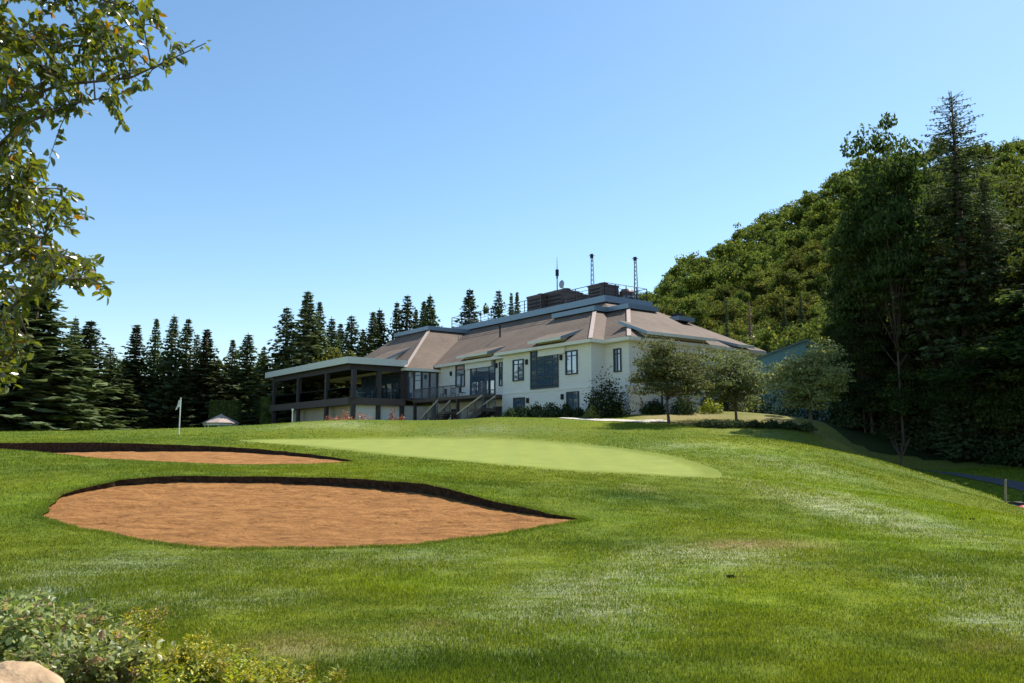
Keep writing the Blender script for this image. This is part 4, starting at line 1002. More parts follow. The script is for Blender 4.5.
# ------------------------------------------------------------------ gazebo
def gazebo():
    Y = 95; e0, e1 = at(203.5, 422.8, Y), at(238, 422.8, Y); ap = at(220.5, 414.5, Y); cx = (e0[0]+e1[0])/2; zb = gz(cx, Y); hw = (e1[0]-e0[0])/2
    r = empty('gazebo', (cx, Y, zb), 'small white gazebo with a pale hipped roof beside the cedar hedge', 'gazebo', rz=.25)
    he, ha = e0[2]-zb, ap[2]-zb; k = 8
    mb = MB(); mb.lathe([(hw*1.02, he-.12), (hw*1.02, he), (.12, ha), (0, ha+.1)], k=k); mb.lathe([(hw*1.0, he-.1), (0, he-.1)], k=k); mb.build('roof', M['hip'], r)
    mb = MB(); mb.lathe([(hw*.95, he-.32), (hw*.97, he-.1)], k=k); mb.lathe([(hw*.88, he-.32), (hw*.88, he-.1)], k=k); mb.build('frieze', M['white'], r)
    for i in range(k):
        a = 2*math.pi*i/k; mb = MB(); mb.tube([(math.cos(a)*hw*.85, math.sin(a)*hw*.85, -.2), (math.cos(a)*hw*.85, math.sin(a)*hw*.85, he-.3)], .09, 5); mb.build('post', M['white'], r)
    mb = MB(); mb.lathe([(hw*.85, .1), (hw*.85, .75), (hw*.82, .75), (hw*.82, .1)], k=k); mb.build('low_wall', M['white'], r)
    mb = MB(); mb.lathe([(0, .1), (hw*.95, .1), (hw*.95, -.4)], k=k); mb.build('floor', M['concrete'], r)
gazebo()

# ------------------------------------------------------------------ flagstick
x, y = at(179, 433, 47)[:2]; zb = gz(x, y); top = at(179, 397.5, 47)[2]
r = empty('golf_flagstick', (x, y, zb), 'white flagstick with a limp white flag on the far left green', 'golf flag')
mb = MB(); mb.tube([(0, 0, -.1), (0, 0, top-zb)], .03, 6); mb.build('pole', M['white'], r)
mb = MB(); n = 10; V = []
for i in range(n+1):
    t = i/n
    for j in range(5):
        q = j/4; V.append((-.02-.26*t*(.5+.5*q)+.02*math.sin(6*t+q*3), .05*math.sin(9*t+2*q), top-zb-.04-q*.48-t*.22))
V2 = [(a, b+.012, c) for a, b, c in V]
fq = [(i*5+j, (i+1)*5+j, (i+1)*5+j+1, i*5+j+1) for i in range(n) for j in range(4)]
mb.add(V+V2, fq+[tuple(k+len(V) for k in f) for f in fq]); mb.build('flag', M['white'], r)
# thin white marker near the veranda end
x, y = at(292, 424, 60)[:2]; zb = gz(x, y); r = empty('marker_post', (x, y, zb), 'thin pale marker post before the left end of the veranda', 'post')
mb = MB(); mb.tube([(0, 0, -.1), (0, 0, 1.0)], .03, 6); mb.build('stake', M['white'], r); mb = MB(); mb.box(-.06, .06, -.02, .02, 1.0, 1.15); mb.build('plate', M['white'], r)

# right-hand edge: stake, dark cart and red marker
x, y = at(1005, 497, 36)[:2]; zb = gz(x, y); zt = at(1007, 480, 36)[2]
r = empty('wooden_stake', (x, y, zb), 'leaning weathered wooden stake at the right picture edge', 'stake')
mb = MB(); mb.tube([(0, 0, -.1), (.08, 0, zt-zb)], [.06, .05], 4); mb.build('stake_shaft', M['wood'], r); mb = MB(); mb.tube([(.08, 0, zt-zb), (.085, 0, zt-zb+.05)], [.05, .01], 4); mb.build('stake_tip', M['wood'], r)
def cart():
    p = at(1016, 497, 37); zb = gz(p[0], 37); r = empty('utility_cart', (p[0]+.35, 37, zb), 'dark low utility cart in the shade at the right picture edge', 'cart', rz=-.15)
    mb = MB(); mb.box(-1.15, 1.15, -.5, .5, .28, .55); mb.box(.25, 1.15, -.5, .5, .55, .8); mb.box(-1.15, -.75, -.5, .5, .55, .72); mb.build('body', M['black'], r)
    mb = MB(); mb.box(-.3, .25, -.45, .45, .56, .68); mb.box(.15, .27, -.45, .45, .68, 1.05); mb.build('seat', M['timber'], r)
    for x in (-.75, .78):
        for y in (-.55, .55):
            mb = MB(); mb.tube([(x, y-.08, .22), (x, y+.08, .22)], .22, 16); w = mb.build('wheel', M['black'], r)
            mb = MB(); mb.tube([(x, y-.09, .22), (x, y+.09, .22)], .1, 12); mb.build('rim', M['steel'], w)
cart()
p = at(1024, 503, 33); zb = gz(p[0], 33); r = empty('tee_marker', (p[0], 33, zb), 'faded red ground marker cut by the right picture edge', 'marker')
mb = MB(); mb.lathe([(.28, -.05), (.30, .12), (.24, .26), (.1, .33), (0, .34)], k=16); mb.build('marker_body', M['red'], r)

# ------------------------------------------------------------------ garden trees and shrubs near the clubhouse
def garden_tree(px, pyb, Y, pyt, wpx, base_py, label, seed, lm='l_grey', nl=230):
    x, y = at(px, pyb, Y)[:2]; zb = gz(x, y); H = at(px, pyt, Y)[2]-zb; bz = at(px, base_py, Y)[2]-zb; w = wpx/F_PX*Y/2
    r = broad_tree('ornamental_tree', H, w, bz, 64, nl, .18, M[lm], M['bark'], seed, clump_r=.27, trunk_r=.10, loose=.7, flip=.9)
    place(r, (x, y, zb), 1, 0, label, 'tree')
garden_tree(669, 418, 55, 334, 74, 408, 'grey-green ornamental tree before the clubhouse side wall', 41)
garden_tree(736, 419, 57, 349, 78, 411, 'round grey-green ornamental tree right of the clubhouse on the dry lawn', 42)
garden_tree(812, 434, 50, 347, 76, 415, 'ornamental tree with a bare lower trunk at the forest edge', 43, nl=220)
place(broad_tree('maple_tree', 12, 4.2, 2, 46, 150, .36, M['l_hill'], M['bark'], 61), (at(808, 318, 92)[0], 92, gz(at(808, 318, 92)[0], 92)), (1, 1, (at(808, 316, 92)[2]-4)/12), 0, 'bright green broadleaf tree above the teal shed', 'tree')

def shrub(name, px, py, Y, wpx, hpx, label, cat, lm, seed, lsize=.16, n=900, depth=None, spiky=0, group=None):
    rng = np.random.default_rng(seed); x, y = at(px, py, Y)[:2]; zb = gz(x, y); w = wpx/F_PX*Y/2; h = hpx/F_PX*Y+.1; dp = depth or w
    r = empty(name, (x, y, zb), label, cat, group); mb = MB()
    d = runit(rng, n); d[:, 2] = np.abs(d[:, 2]); rad = .55+.5*rng.random(n)
    lump = 1+.22*np.sin(d[:, 0]*5+seed)*np.cos(d[:, 2]*4+seed*2)+.15*rng.normal(size=n)*(.5+spiky)
    p = d*rad[:, None]*lump[:, None]*np.array([w, dp, h]); leaf_cards(mb, p, d+rng.normal(size=(n, 3))*.6+(0, 0, .2), lsize*(.6+.8*rng.random(n)), lsize*(.35+.35*rng.random(n)), rng)
    mb.build('foliage', M[lm], r)
    mb = MB()
    for i in range(7):
        q = d[i]*np.array([w, dp, h])*.75; mb.tube([(.01*i, 0, -.1), q*.5+(0, 0, .05), q], [.035, .025, .01], 4)
    mb.build('stems', M['bark'], r); return r
shrub('shrub', 606, 414, 59.5, 42, 33, 'tall dark spiky shrub at the clubhouse corner', 'shrub', 'l_darkshrub', 1, .22, 2600, spiky=1.)
shrub('shrub', 592, 419, 58.5, 18, 10, 'yellow-green mound shrub below the dark corner shrub', 'shrub', 'l_yellow', 2, .16, 700)
HG = 'low dark shrubs planted along the clubhouse wall'
for i, (px, hp, lab) in enumerate(((512, 9, 'leftmost of the low dark shrubs below the clubhouse windows'), (524, 11, 'second of the low dark shrubs below the clubhouse windows'), (538, 12, 'third of the low dark shrubs below the big clubhouse window'), (552, 13, 'fourth of the low dark shrubs below the big clubhouse window'), (566, 11, 'fifth of the low dark shrubs, under the lower right window'), (577, 7, 'smallest low shrub left of the yellow-green mound'))):
    shrub('shrub', px, 420.5, 61, 19, hp, lab, 'shrub', 'l_darkshrub', 10+i, .2, 900, group=HG)
for i, (px, py, wd, hp, lab) in enumerate(((622, 420, 24, 10, 'low dark shrub right of the yellow-green mound'), (640, 420, 26, 14, 'dark shrub left of the white side door'), (655, 418, 20, 12, 'dark shrub directly beneath the first ornamental tree'), (684, 416, 26, 17, 'dark shrub right of the first ornamental tree trunk'), (706, 414, 26, 20, 'dark shrub left of the round ornamental tree'), (728, 412, 28, 18, 'dark shrub behind the round ornamental tree trunk'), (755, 411, 32, 26, 'dark shrub right of the round ornamental tree'), (782, 410, 34, 38, 'dark shrub below the teal shed'), (803, 410, 34, 42, 'dark shrub behind the bare lower trunk'), (826, 410, 34, 44, 'dark shrub where the dry lawn meets the forest'))):
    shrub('shrub', px, py, 62 if px < 690 else 66, wd, hp, lab, 'shrub', 'l_darkshrub', 30+i, .22, 1000, group='dark shrubs behind the ornamental trees')
shrub('shrub', 712, 408, 63, 26, 12, 'yellowish sunlit shrub between the two ornamental trees', 'shrub', 'l_gold', 50, .18, 800)
for i, (px, lab) in enumerate(((706, 'first'), (722, 'second'), (739, 'third'), (756, 'fourth'), (772, 'fifth'), (789, 'sixth'), (805, 'last'))):
    shrub('ground_shrub', px, 431+i*1.3, 52.5-.4*i, 20, 5.5, lab+' from the left of the knee-high shrubs along the crest of the slope', 'shrub', 'l_darkshrub', 60+i, .17, 700, depth=.8, group='knee-high shrubs along the crest')
for i, (px, wd, hp, lab) in enumerate(((333, 20, 11, 'rusty orange shrub under the left middle veranda bay'), (346, 18, 13, 'rusty orange shrub left of the veranda corner post'), (362, 20, 12, 'rusty orange shrub right of the veranda corner post'), (392, 12, 14, 'tall orange-flowered plant before the white basement wall'), (401, 9, 9, 'small orange-flowered plant near the left stairs'))):
    shrub('flowering_shrub', px, 424, 74, wd, hp+3, lab, 'shrub', 'l_orange', 80+i, .2, 500, group='orange shrubs below the veranda')
for i, px in enumerate((372, 384, 430)):
    shrub('shrub', px, 424, 73, 10, 7, ('small green shrub under the veranda right bay', 'small green shrub before the white basement wall', 'small green shrub beside the dark blue tub')[i], 'shrub', 'l_gold', 90+i, .16, 350)
shrub('flowering_shrub', 194, 433, 88, 26, 8, 'rusty low shrub left of the gazebo', 'shrub', 'l_orange', 97, .2, 400)
# slim bare-stemmed pale sapling in the forest shade
def sapling():
    x, y = at(900, 441, 52)[:2]; zb = gz(x, y); r = empty('bare_sapling', (x, y, zb), 'pale bare forked sapling in the shade of the forest', 'sapling'); rng = np.random.default_rng(3)
    mb = MB(); mb.tube([(0, 0, -.1), (0, 0, .6)], [.06, .05], 5)
    for i in range(7):
        a = i*.9; e = np.array([math.cos(a)*.7, math.sin(a)*.5, 1.8+.3*rng.random()]); mb.tube([(0, 0, .5), e*.5+(0, 0, .2), e], [.045, .03, .012], 4)
    mb.build('trunk', M['bark'], r)
sapling()

# ------------------------------------------------------------------ forest on the right
FG = 'trees of the dark forest at the right'
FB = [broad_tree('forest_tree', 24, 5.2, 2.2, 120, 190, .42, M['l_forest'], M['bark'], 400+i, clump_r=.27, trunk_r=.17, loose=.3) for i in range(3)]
def ftree(i, px, pyt, Y, wpx, label, proto=None, cat='tree'):
    Y = Y-9; top = at(px, pyt, Y); zb = gz(top[0], Y); H = top[2]-zb; w = wpx/F_PX*Y/2
    pr = proto or FB[(i+1) % 3]; base = 24. if proto is None else 28.; rw = 5.2 if proto is None else 4.6
    place(pr, (top[0], Y, zb), (w/rw, w/rw, H/base), i*2.1, label, cat, FG)
for i, (px, py, Y, w, lab) in enumerate([
 (884,114,66,88,'tallest broadleaf tree of the forest, with pale stems, left of the high spruce'),
 (858,176,68,66,'broadleaf tree at the left shoulder of the forest'),
 (908,150,70,70,'broadleaf tree directly left of the high spruce trunk'),
 (846,238,70,50,'shorter broadleaf tree at the left edge of the forest'),
 (858,300,68,52,'low leafy tree at the left foot of the forest'),
 (926,210,66,70,'broadleaf tree below the high spruce on its left'),
 (940,260,72,80,'wide leafy tree under the high spruce'),
 (982,236,64,70,'leafy tree in front of the wide dark spruce'),
 (1012,196,70,84,'broadleaf tree near the right picture edge'),
 (1044,170,66,90,'broadleaf tree cut by the right picture edge'),
 (890,300,72,70,'dark leafy tree low in the middle of the forest edge'),
 (1004,300,74,90,'dark low leafy tree behind the cart path'),
 (958,196,80,96,'broad leafy tree behind the bare trunk of the tallest spruce'),
 (1000,190,82,100,'broad leafy tree behind the wide dark spruce'),
 (922,172,80,84,'leafy tree filling the gap left of the tallest spruce'),
 (872,210,76,76,'leafy tree behind the pale-stemmed tallest broadleaf'),
 (1090,200,70,110,'leafy tree just beyond the right picture edge')]):
    ftree(i, px, py, Y, w, lab)
FL2 = [broad_tree('forest_tree', 9, 3.6, .2, 70, 170, .34, M['l_forest'], M['bark'], 450+i, clump_r=.34, trunk_r=.1, loose=.2) for i in range(2)]
for i, (px, py, Y, w, lab) in enumerate([(846,350,66,46,'low bushy tree at the left foot of the forest'),(868,362,64,46,'low bushy tree just right of the forest corner'),(892,372,63,50,'low bushy tree behind the bare sapling'),(920,366,63,54,'low bushy tree left of the bare trunk of the tallest spruce'),(948,372,60,56,'low bushy tree at the foot of the tallest spruce'),(976,366,58,58,'low bushy tree above the shaded cart path'),(1004,372,56,60,'low bushy tree behind the leaning stake'),(1034,362,54,66,'low bushy tree at the right picture edge')]):
    Y -= 5; top = at(px, py, Y); zb = gz(top[0], Y); ww = w/F_PX*Y/2; place(FL2[i % 2], (top[0], Y, zb), (ww/3.6, ww/3.6, (top[2]-zb)/9), i*1.9, lab, 'tree', FG)
for i, (x, y, h, lab) in enumerate([(48,64,24,'tall tree outside the right picture edge, nearest the forest'),(45,54,20,'tree outside the right picture edge by the end of the cart path'),(57,58,24,'tall tree farthest outside the right picture edge'),(41,50.5,21,'tree outside the right picture edge just behind the cart path'),(37.5,45,18,'tree outside the right picture edge nearest the camera'),(36.2,51.2,15,'smaller tree outside the right picture edge between the path and the forest'),(34.5,48.6,11,'smallest tree outside the right picture edge beside the cart path')]):
    place(FB[i % 3], (x, y, gz(x, y)), (1.2, 1.2, h/24), i, lab, 'tree', FG)
HS = spruce('high_spruce', 28, 4.6, 500, M['l_spruce'], csize=.5, per=11, sparse=.12, base=.28, gap=.5, pw=.5, limbs=True)
ftree(0, 950, 90, 64, 165, 'tallest spruce with a bare trunk standing above the right forest', HS, 'spruce tree')
DS = spruce('dark_spruce', 28, 4.6, 501, M['l_spruce'], csize=.6, per=15, base=.03, gap=.42)
ftree(1, 986, 168, 62, 84, 'wide dark spruce right of the tallest spruce', DS, 'spruce tree')
ftree(2, 1030, 228, 61, 84, 'dark spruce at the right picture edge', DS, 'spruce tree')
ftree(3, 905, 340, 67, 60, 'short dark spruce low in the forest edge', DS, 'spruce tree')
ftree(4, 955, 320, 63, 70, 'short dark spruce below the bare trunk of the tallest spruce', DS, 'spruce tree')
ftree(5, 870, 352, 70, 50, 'small dark spruce at the left foot of the forest', DS, 'spruce tree')
ftree(6, 1006, 330, 68, 80, 'dark spruce behind the stake and cart', DS, 'spruce tree')
# forest interior behind the edge trees: too many stems to count
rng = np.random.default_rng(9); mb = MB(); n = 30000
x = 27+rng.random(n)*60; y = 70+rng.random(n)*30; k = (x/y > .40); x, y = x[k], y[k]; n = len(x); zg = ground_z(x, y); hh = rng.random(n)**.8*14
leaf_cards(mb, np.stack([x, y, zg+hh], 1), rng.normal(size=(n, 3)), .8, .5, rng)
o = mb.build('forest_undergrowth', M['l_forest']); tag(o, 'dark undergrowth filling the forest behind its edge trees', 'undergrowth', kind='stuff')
# low bushes along the forest foot
for i, (px, py, Y, w, h, lab) in enumerate([(850,428,60,40,30,'dark bush at the left foot of the forest'),(885,440,60,44,36,'dark bush behind the bare sapling'),(925,446,57,44,38,'dark bush behind the shaded cart path'),(965,452,55,46,44,'dark bush below the short spruce'),(1005,460,52,50,48,'dark bush behind the stake'),(1040,464,50,50,54,'dark bush at the right picture edge')]):
    shrub('forest_bush', px, py, Y, w, h, lab, 'bush', 'l_darkshrub', 120+i, .3, 2600, group='bushes along the forest foot')

gx, gy = np.meshgrid(np.arange(21, 90, .8), np.arange(48, 104, .8)); nr, nc = gx.shape  # leaf-litter sheet behind the path, its dark colour also deepens the forest shade
gzv = ground_z(gx.ravel(), gy.ravel()).reshape(nr, nc)+.03
idx = np.arange(nr*nc).reshape(nr, nc); q = np.stack([idx[:-1, :-1], idx[:-1, 1:], idx[1:, 1:], idx[1:, :-1]], 2).reshape(-1, 4)
cx, cy = gx.ravel()[q].mean(1), gy.ravel()[q].mean(1); edge = 52.5+.28*np.maximum(0, 33-cx)-.12*np.maximum(0, cx-33)+2.*vnoise(cx*.4, cy*.4, 61)
q = q[(cy > edge) & (cx > 23.5+1.5*vnoise(cx*.5, cy*.5, 62))]
mb = MB(); mb.add(np.stack([gx.ravel(), gy.ravel(), gzv.ravel()], 1), q); tag(mb.build('shade_dark_forest_floor', M['understory'], smooth=True), 'leaf-littered forest floor, coloured dark to stand in for deep shade', kind='structure')

# ------------------------------------------------------------------ the wooded hill
RIDGE = [(480,420,420),(560,352,420),(600,318,415),(625,306,410),(640,300,405),(665,282,400),(690,263,395),(715,251,390),(740,238,385),(775,217,375),(800,204,365),(835,184,350),(870,162,340),(900,158,335),(960,154,325),(1024,146,315),(1120,142,305),(1300,138,300),(1700,140,300)]
RU = np.array([(ray(p, q)[0]/ray(p, q)[1]) for p, q, _ in RIDGE]); RS = np.array([ray(p, q)[2]/ray(p, q)[1] for p, q, _ in RIDGE]); RY = np.array([y for *_, y in RIDGE])
def hill_z(x, y):
    u = x/np.maximum(y, 1); yr = np.interp(u, RU, RY); zr = EYE+np.interp(u, RU, RS)*yr-7.
    yb = 118.; t = np.clip((y-yb)/(yr-yb), 0, 1); f = t**1.12
    z = 1.5+(zr-1.5)*f; back = np.clip((y-yr)/260, 0, 1); z = z-np.maximum(zr-1.5, 0)*back*back*(3-2*back)
    return z+3.*vnoise(x*.03, y*.03, 50)*np.minimum(1, (y-yb)/60)*(t > 0)
ys = np.concatenate([np.linspace(118, 430, 70), np.linspace(445, 800, 14)]); us = np.linspace(-.06, 1.5, 110)
X = us[None]*ys[:, None]; Yg = ys[:, None]*np.ones((1, len(us))); Z = hill_z(X, Yg)-np.where(Yg < 119, 3, 0)
nr, nc = X.shape; idx = np.arange(nr*nc).reshape(nr, nc); q = np.stack([idx[:-1, :-1], idx[:-1, 1:], idx[1:, 1:], idx[1:, :-1]], 2).reshape(-1, 4)
mb = MB(); mb.add(np.stack([X.ravel(), Yg.ravel(), Z.ravel()], 1), q); tag(mb.build('hill', M['understory'], smooth=True), kind='structure')
HT = []
for i in range(5): HT.append(broad_tree('hillside_tree', 12, 5.0, 2.0, 26, 110, .62, M['l_hill'], M['bark'], 600+i, clump_r=.34, trunk_r=.2, top_w=.6))
rng = np.random.default_rng(77); pts = []
cand = 0
while cand < 22000 and len(pts) < 1900:
    cand += 1
    px = 600+rng.random()*520; yy = 124*(380/124)**rng.random(); x = (px-512)/F_PX*yy
    yr = np.interp(x/yy, RU, RY)
    if yy > yr+6: continue
    z = float(hill_z(x, yy)); sp = .0125*yy+2.2
    qx, qy = proj(x, yy, z+10)
    if px < 660 and qy > 330: continue
    if len(pts) == 0 or (((np.array([p[:2] for p in pts])-(x, yy))**2).sum(1) > sp*sp).all(): pts.append((x, yy, z, sp, qx, qy))
    continue
    if all((x-a)**2+(yy-b)**2 > sp*sp for a, b, *_ in pts): pts.append((x, yy, z, sp, qx, qy))
# keep those that can be seen: not buried behind the forest or the clubhouse
vis = [p for p in pts if not (p[4] > 865 and p[5] > 260) and not (p[4] > 1045)]
vis.sort(key=lambda p: p[1])
print('hill trees', len(pts), len(vis))
kinds = [('rounded mid-green deciduous tree among the hillside wood', 0)]
for i, (x, y, z, sp, qx, qy) in enumerate(vis[:300]):
    s = sp/5.0*(.58+.42*rng.random()**1.5)
    place(HT[i % 5], (x, y, z-.8), (s, s, s*(.8+.5*rng.random())), rng.random()*6.28, 'rounded green broadleaf tree in the wood covering the hillside', 'tree', 'broadleaf trees covering the hillside')
rest = vis[300:]+[p for p in pts if p not in vis]
mb = MB()
HF = [[p for p in [t.children[0]]][0] for t in HT]
HV = [np.array([v.co[:] for v in t.children[0].data.vertices]).reshape(-1, 4, 3) for t in HT]
for x, y, z, sp, qx, qy in rest:
    v = HV[rng.integers(0, 5)]; v = v[rng.random(len(v)) < .32]; ctr = v.mean(1, keepdims=True); v = ctr+(v-ctr)*1.5; s_ = sp/5.0*(.58+.42*rng.random()**1.5); a = rng.random()*6.28; c_, n_ = math.cos(a), math.sin(a)
    v = v.reshape(-1, 3); v = np.stack([(v[:, 0]*c_-v[:, 1]*n_)*s_+x, (v[:, 0]*n_+v[:, 1]*c_)*s_+y, v[:, 2]*s_*(.8+.5*rng.random())+z-.8], 1); mb.add(v, np.arange(len(v)).reshape(-1, 4))
if rest: tag(mb.build('distant_wood', M['l_hill']), 'remaining far woodland on the hill', 'wood', kind='stuff')
# undergrowth between the crowns
n = 26000; yy = 122+rng.random(n)*260; px = 600+rng.random(n)*520; x = (px-512)/F_PX*yy; k = yy < np.interp(x/yy, RU, RY)+3; x, yy = x[k], yy[k]; n = len(x)
mb = MB(); leaf_cards(mb, np.stack([x, yy, hill_z(x, yy)+rng.random(n)*3.2], 1), rng.normal(size=(n, 3))+(0, -.3, .6), 1.8, 1.2, rng)
tag(mb.build('hill_undergrowth', M['l_hill']), 'undergrowth between the trunks on the hillside', 'undergrowth', kind='stuff')
# a few conifers and a bare tree that stand out on the hill
HC = SPRUCE[2]
for i, (px, py, Y, w, lab) in enumerate([(783,292,175,13,'left of two dark pointed conifers low on the hillside'),(800,290,180,13,'right of two dark pointed conifers low on the hillside'),(726,296,150,16,'narrow conifer above the clubhouse roof on the hillside')]):
    top = at(px, py, Y); zb = float(hill_z(top[0], Y)); H = max(9, top[2]-zb); place(HC, (top[0], Y, top[2]-H), (w/F_PX*Y/2/2.9, w/F_PX*Y/2/2.9, H/16), i, lab, 'conifer')
bt = spruce('bare_conifer', 14, 1.8, 78, M['l_brown'], csize=.5, sparse=.55)
p = at(749, 302, 112); place(bt, (p[0], 112, p[2]-13), (1.0, 1.0, .95), 0, 'tall bare grey-brown conifer behind the right end of the clubhouse roof', 'dead tree')
# trees at the foot of the hill beside the clubhouse roof
for i, (px, py, Y, w, lab) in enumerate([(700,318,112,48,'low green tree just above the right clubhouse roof'),(765,322,106,52,'green tree left of the bright tree above the teal shed'),(835,330,100,56,'green tree between the teal shed and the forest'),(735,330,108,40,'small green tree above the right end of the roof'),(668,296,118,40,'green tree touching the roof railing on the right')]):
    top = at(px, py, Y); zb = gz(top[0], Y); H = top[2]-zb; ww = w/F_PX*Y/2
    place(BL[i % 3], (top[0], Y, zb), (ww/3.4, ww/3.4, H/10), i*1.3, lab, 'tree')

# ------------------------------------------------------------------ overhanging tree at the left
def near_tree():
    rng = np.random.default_rng(21); base = (-7.2, 6.4); zb = gz(*base)
    r = empty('overhanging_tree', (*base, zb), 'near tree whose glossy leafy branches hang into the top left corner', 'tree')
    off = np.array([base[0], base[1], zb])
    tb = MB(); limbs = []
    def limb(pix, r0, r1):
        pts = [at(*p)-off for p in pix]; n = len(pts); tb.tube(pts, list(np.linspace(r0, r1, n)), 6)
        for i in range(n-1):
            for t in np.linspace(0, 1, 8): limbs.append(pts[i]*(1-t)+pts[i+1]*t)
    tb.tube([(0, 0, -.3), (.1, -.1, 1.5), (.3, -.2, 3.2), (.9, -.3, 5.0), (1.3, -.4, 7.5)], [.2, .16, .13, .09, .03], 9)
    limb([(-420,330,6.1),(-220,210,5.8),(-60,130,5.4),(60,85,5.1),(130,78,4.9),(206,43,4.8)], .022, .003)
    limb([(-380,200,6.1),(-150,110,5.9),(-20,42,5.6),(80,46,5.4),(130,25,5.2)], .022, .003)
    limb([(-380,120,6.1),(-120,20,5.6),(-10,-20,5.3),(70,-8,5.2),(150,12,5.1)], .022, .003)
    limb([(-380,380,6.1),(-200,300,5.6),(-60,200,5.2),(20,125,5.0),(80,102,4.8),(115,96,4.8)], .022, .003)
    limb([(-380,430,6.1),(-160,360,5.4),(-40,290,5.1),(20,256,4.9),(45,235,4.8)], .022, .003)
    limb([(-380,470,6.1),(-160,420,5.4),(-40,350,5.1),(20,300,4.9),(50,282,4.8),(80,278,4.8)], .022, .003)
    limb([(-300,420,5.8),(-120,330,5.5),(-30,240,5.2),(0,205,5.1),(25,188,5.0)], .022, .003)
    limb([(-300,470,5.8),(-140,440,5.4),(-40,385,5.1),(15,352,4.9)], .022, .003)
    tb.build('trunk', M['bark'], r, smooth=True)
    limbs = np.array(limbs)
    polys = [([(-40,-40),(165,-20),(162,30),(190,40),(205,48),(172,66),(168,90),(150,100),(125,128),(95,118),(58,128),(35,125),(30,160),(0,180),(-40,190)], 185),
             ([(-40,170),(20,150),(62,160),(40,185),(70,192),(95,205),(88,222),(70,240),(100,262),(112,285),(102,306),(75,300),(55,285),(40,320),(35,350),(15,395),(-40,400)], 210),
             ([(-20,-10),(120,0),(140,60),(110,110),(20,115),(-20,150)], 60)]
    pos, ax, nr, ln = [], [], [], []; tw = MB()
    for poly, cnt in polys:
        P = np.array(poly, float); lp = np.concatenate([P, np.zeros((len(P), 1))], 1); c = 0
        while c < cnt:
            q = np.array([rng.uniform(P[:, 0].min(), P[:, 0].max()), rng.uniform(P[:, 1].min(), P[:, 1].max())])
            if not inside(q[None], lp)[0]: continue
            c += 1; Y = rng.uniform(4.6, 5.9); e = at(q[0], q[1], Y)-off
            d = np.linalg.norm(limbs-e, axis=1); j = int(np.argmin(d+rng.random(len(d))*.25)); st = limbs[j]
            v = e-st; L = np.linalg.norm(v)
            if L > .55: st = e-v/L*.55; v = e-st; L = .55
            mid = (st+e)/2+np.array([0, 0, .04]); tw.tube([st, mid, e], [.006, .004, .002], 4)
            k = max(5, int(L/.045)); t = np.linspace(.15, 1, k)
            for tt in t:
                b = st*(1-tt)+e*tt+np.array([0, 0, .04*(1-(2*tt-1)**2)])
                for _ in range(2 if rng.random() < .7 else 1):
                    a = rng.normal(size=3)*.75+v/L*.6+np.array([0, 0, -.45]); a /= np.linalg.norm(a)
                    pos.append(b+rng.normal(size=3)*.012); ax.append(a); nr.append(rng.normal(size=3)+np.array([0, 0, .8])); ln.append(.050+.036*rng.random())
    # the lone spray at the tip
    for px, py in ((196,40),(204,44),(209,42),(190,48),(199,50),(186,58),(206,48)):
        b = at(px, py, 4.8)-off; a = rng.normal(size=3); pos.append(b); ax.append(a/np.linalg.norm(a)+np.array([0, 0, -.3])); nr.append(rng.normal(size=3)); ln.append(.06)
    tw.build('twigs', M['bark'], r)
    lb = MB(); ln = np.array(ln); leaf_quads(lb, np.array(pos), np.array(ax), np.array(nr), ln, ln*.52); lb.build('leaves', M['l_near'], r); print('near leaves', len(pos))
near_tree()

# ------------------------------------------------------------------ foreground plants and boulder at the lower left
def bramble(px, py, Y, w, h, label, seed, lm='l_shrub', n=760, ls=.050):
    rng = np.random.default_rng(seed); x, y = at(px, py, Y)[:2]; zb = gz(x, y); r = empty('bramble_shrub', (x, y, zb), label, 'shrub', 'bramble shrubs in the lower left corner')
    tb = MB(); pos, ax, nr, ln = [], [], [], []
    for i in range(int(26)):
        a = rng.random()*6.28; e = np.array([math.cos(a)*w*rng.random()**.5, math.sin(a)*w*rng.random()**.5, h*(.55+.5*rng.random())]); m = e*.5+np.array([0, 0, h*.25]); tb.tube([(0, 0, -.03), m, e], [.006, .005, .002], 4)
        k = n//26
        for t in rng.random(k)**.7:
            b = (1-t)**2*np.zeros(3)+2*t*(1-t)*m+t*t*e+rng.normal(size=3)*.035
            v = rng.normal(size=3)*.8+np.array([math.cos(a), math.sin(a), .2]); pos.append(b); ax.append(v); nr.append(rng.normal(size=3)*.6+np.array([0, 0, 1.])); ln.append(ls*(.6+.7*rng.random()))
    tb.build('stems', M['wood'], r); lb = MB(); ln = np.array(ln); leaf_quads(lb, np.array(pos), np.array(ax), np.array(nr), ln, ln*.72); lb.build('leaves', M[lm], r)
bs = [(-20,660,5.6,.5,.52,'tallest bramble at the lower left picture edge, with browned tips'),(5,640,6.6,.45,.36,'bramble at the left edge behind the boulder'),(55,662,6.0,.45,.40,'bramble directly above the boulder'),(84,668,5.9,.34,.30,'bramble right of the boulder top'),(118,700,5.3,.32,.30,'bramble at the lower picture edge beside the boulder'),(-10,690,4.9,.35,.28,'bramble at the left edge in front of the tallest bramble'),(70,700,5.2,.40,.34,'bramble just behind the boulder')]
for i, b in enumerate(bs): bramble(*b, 700+i)
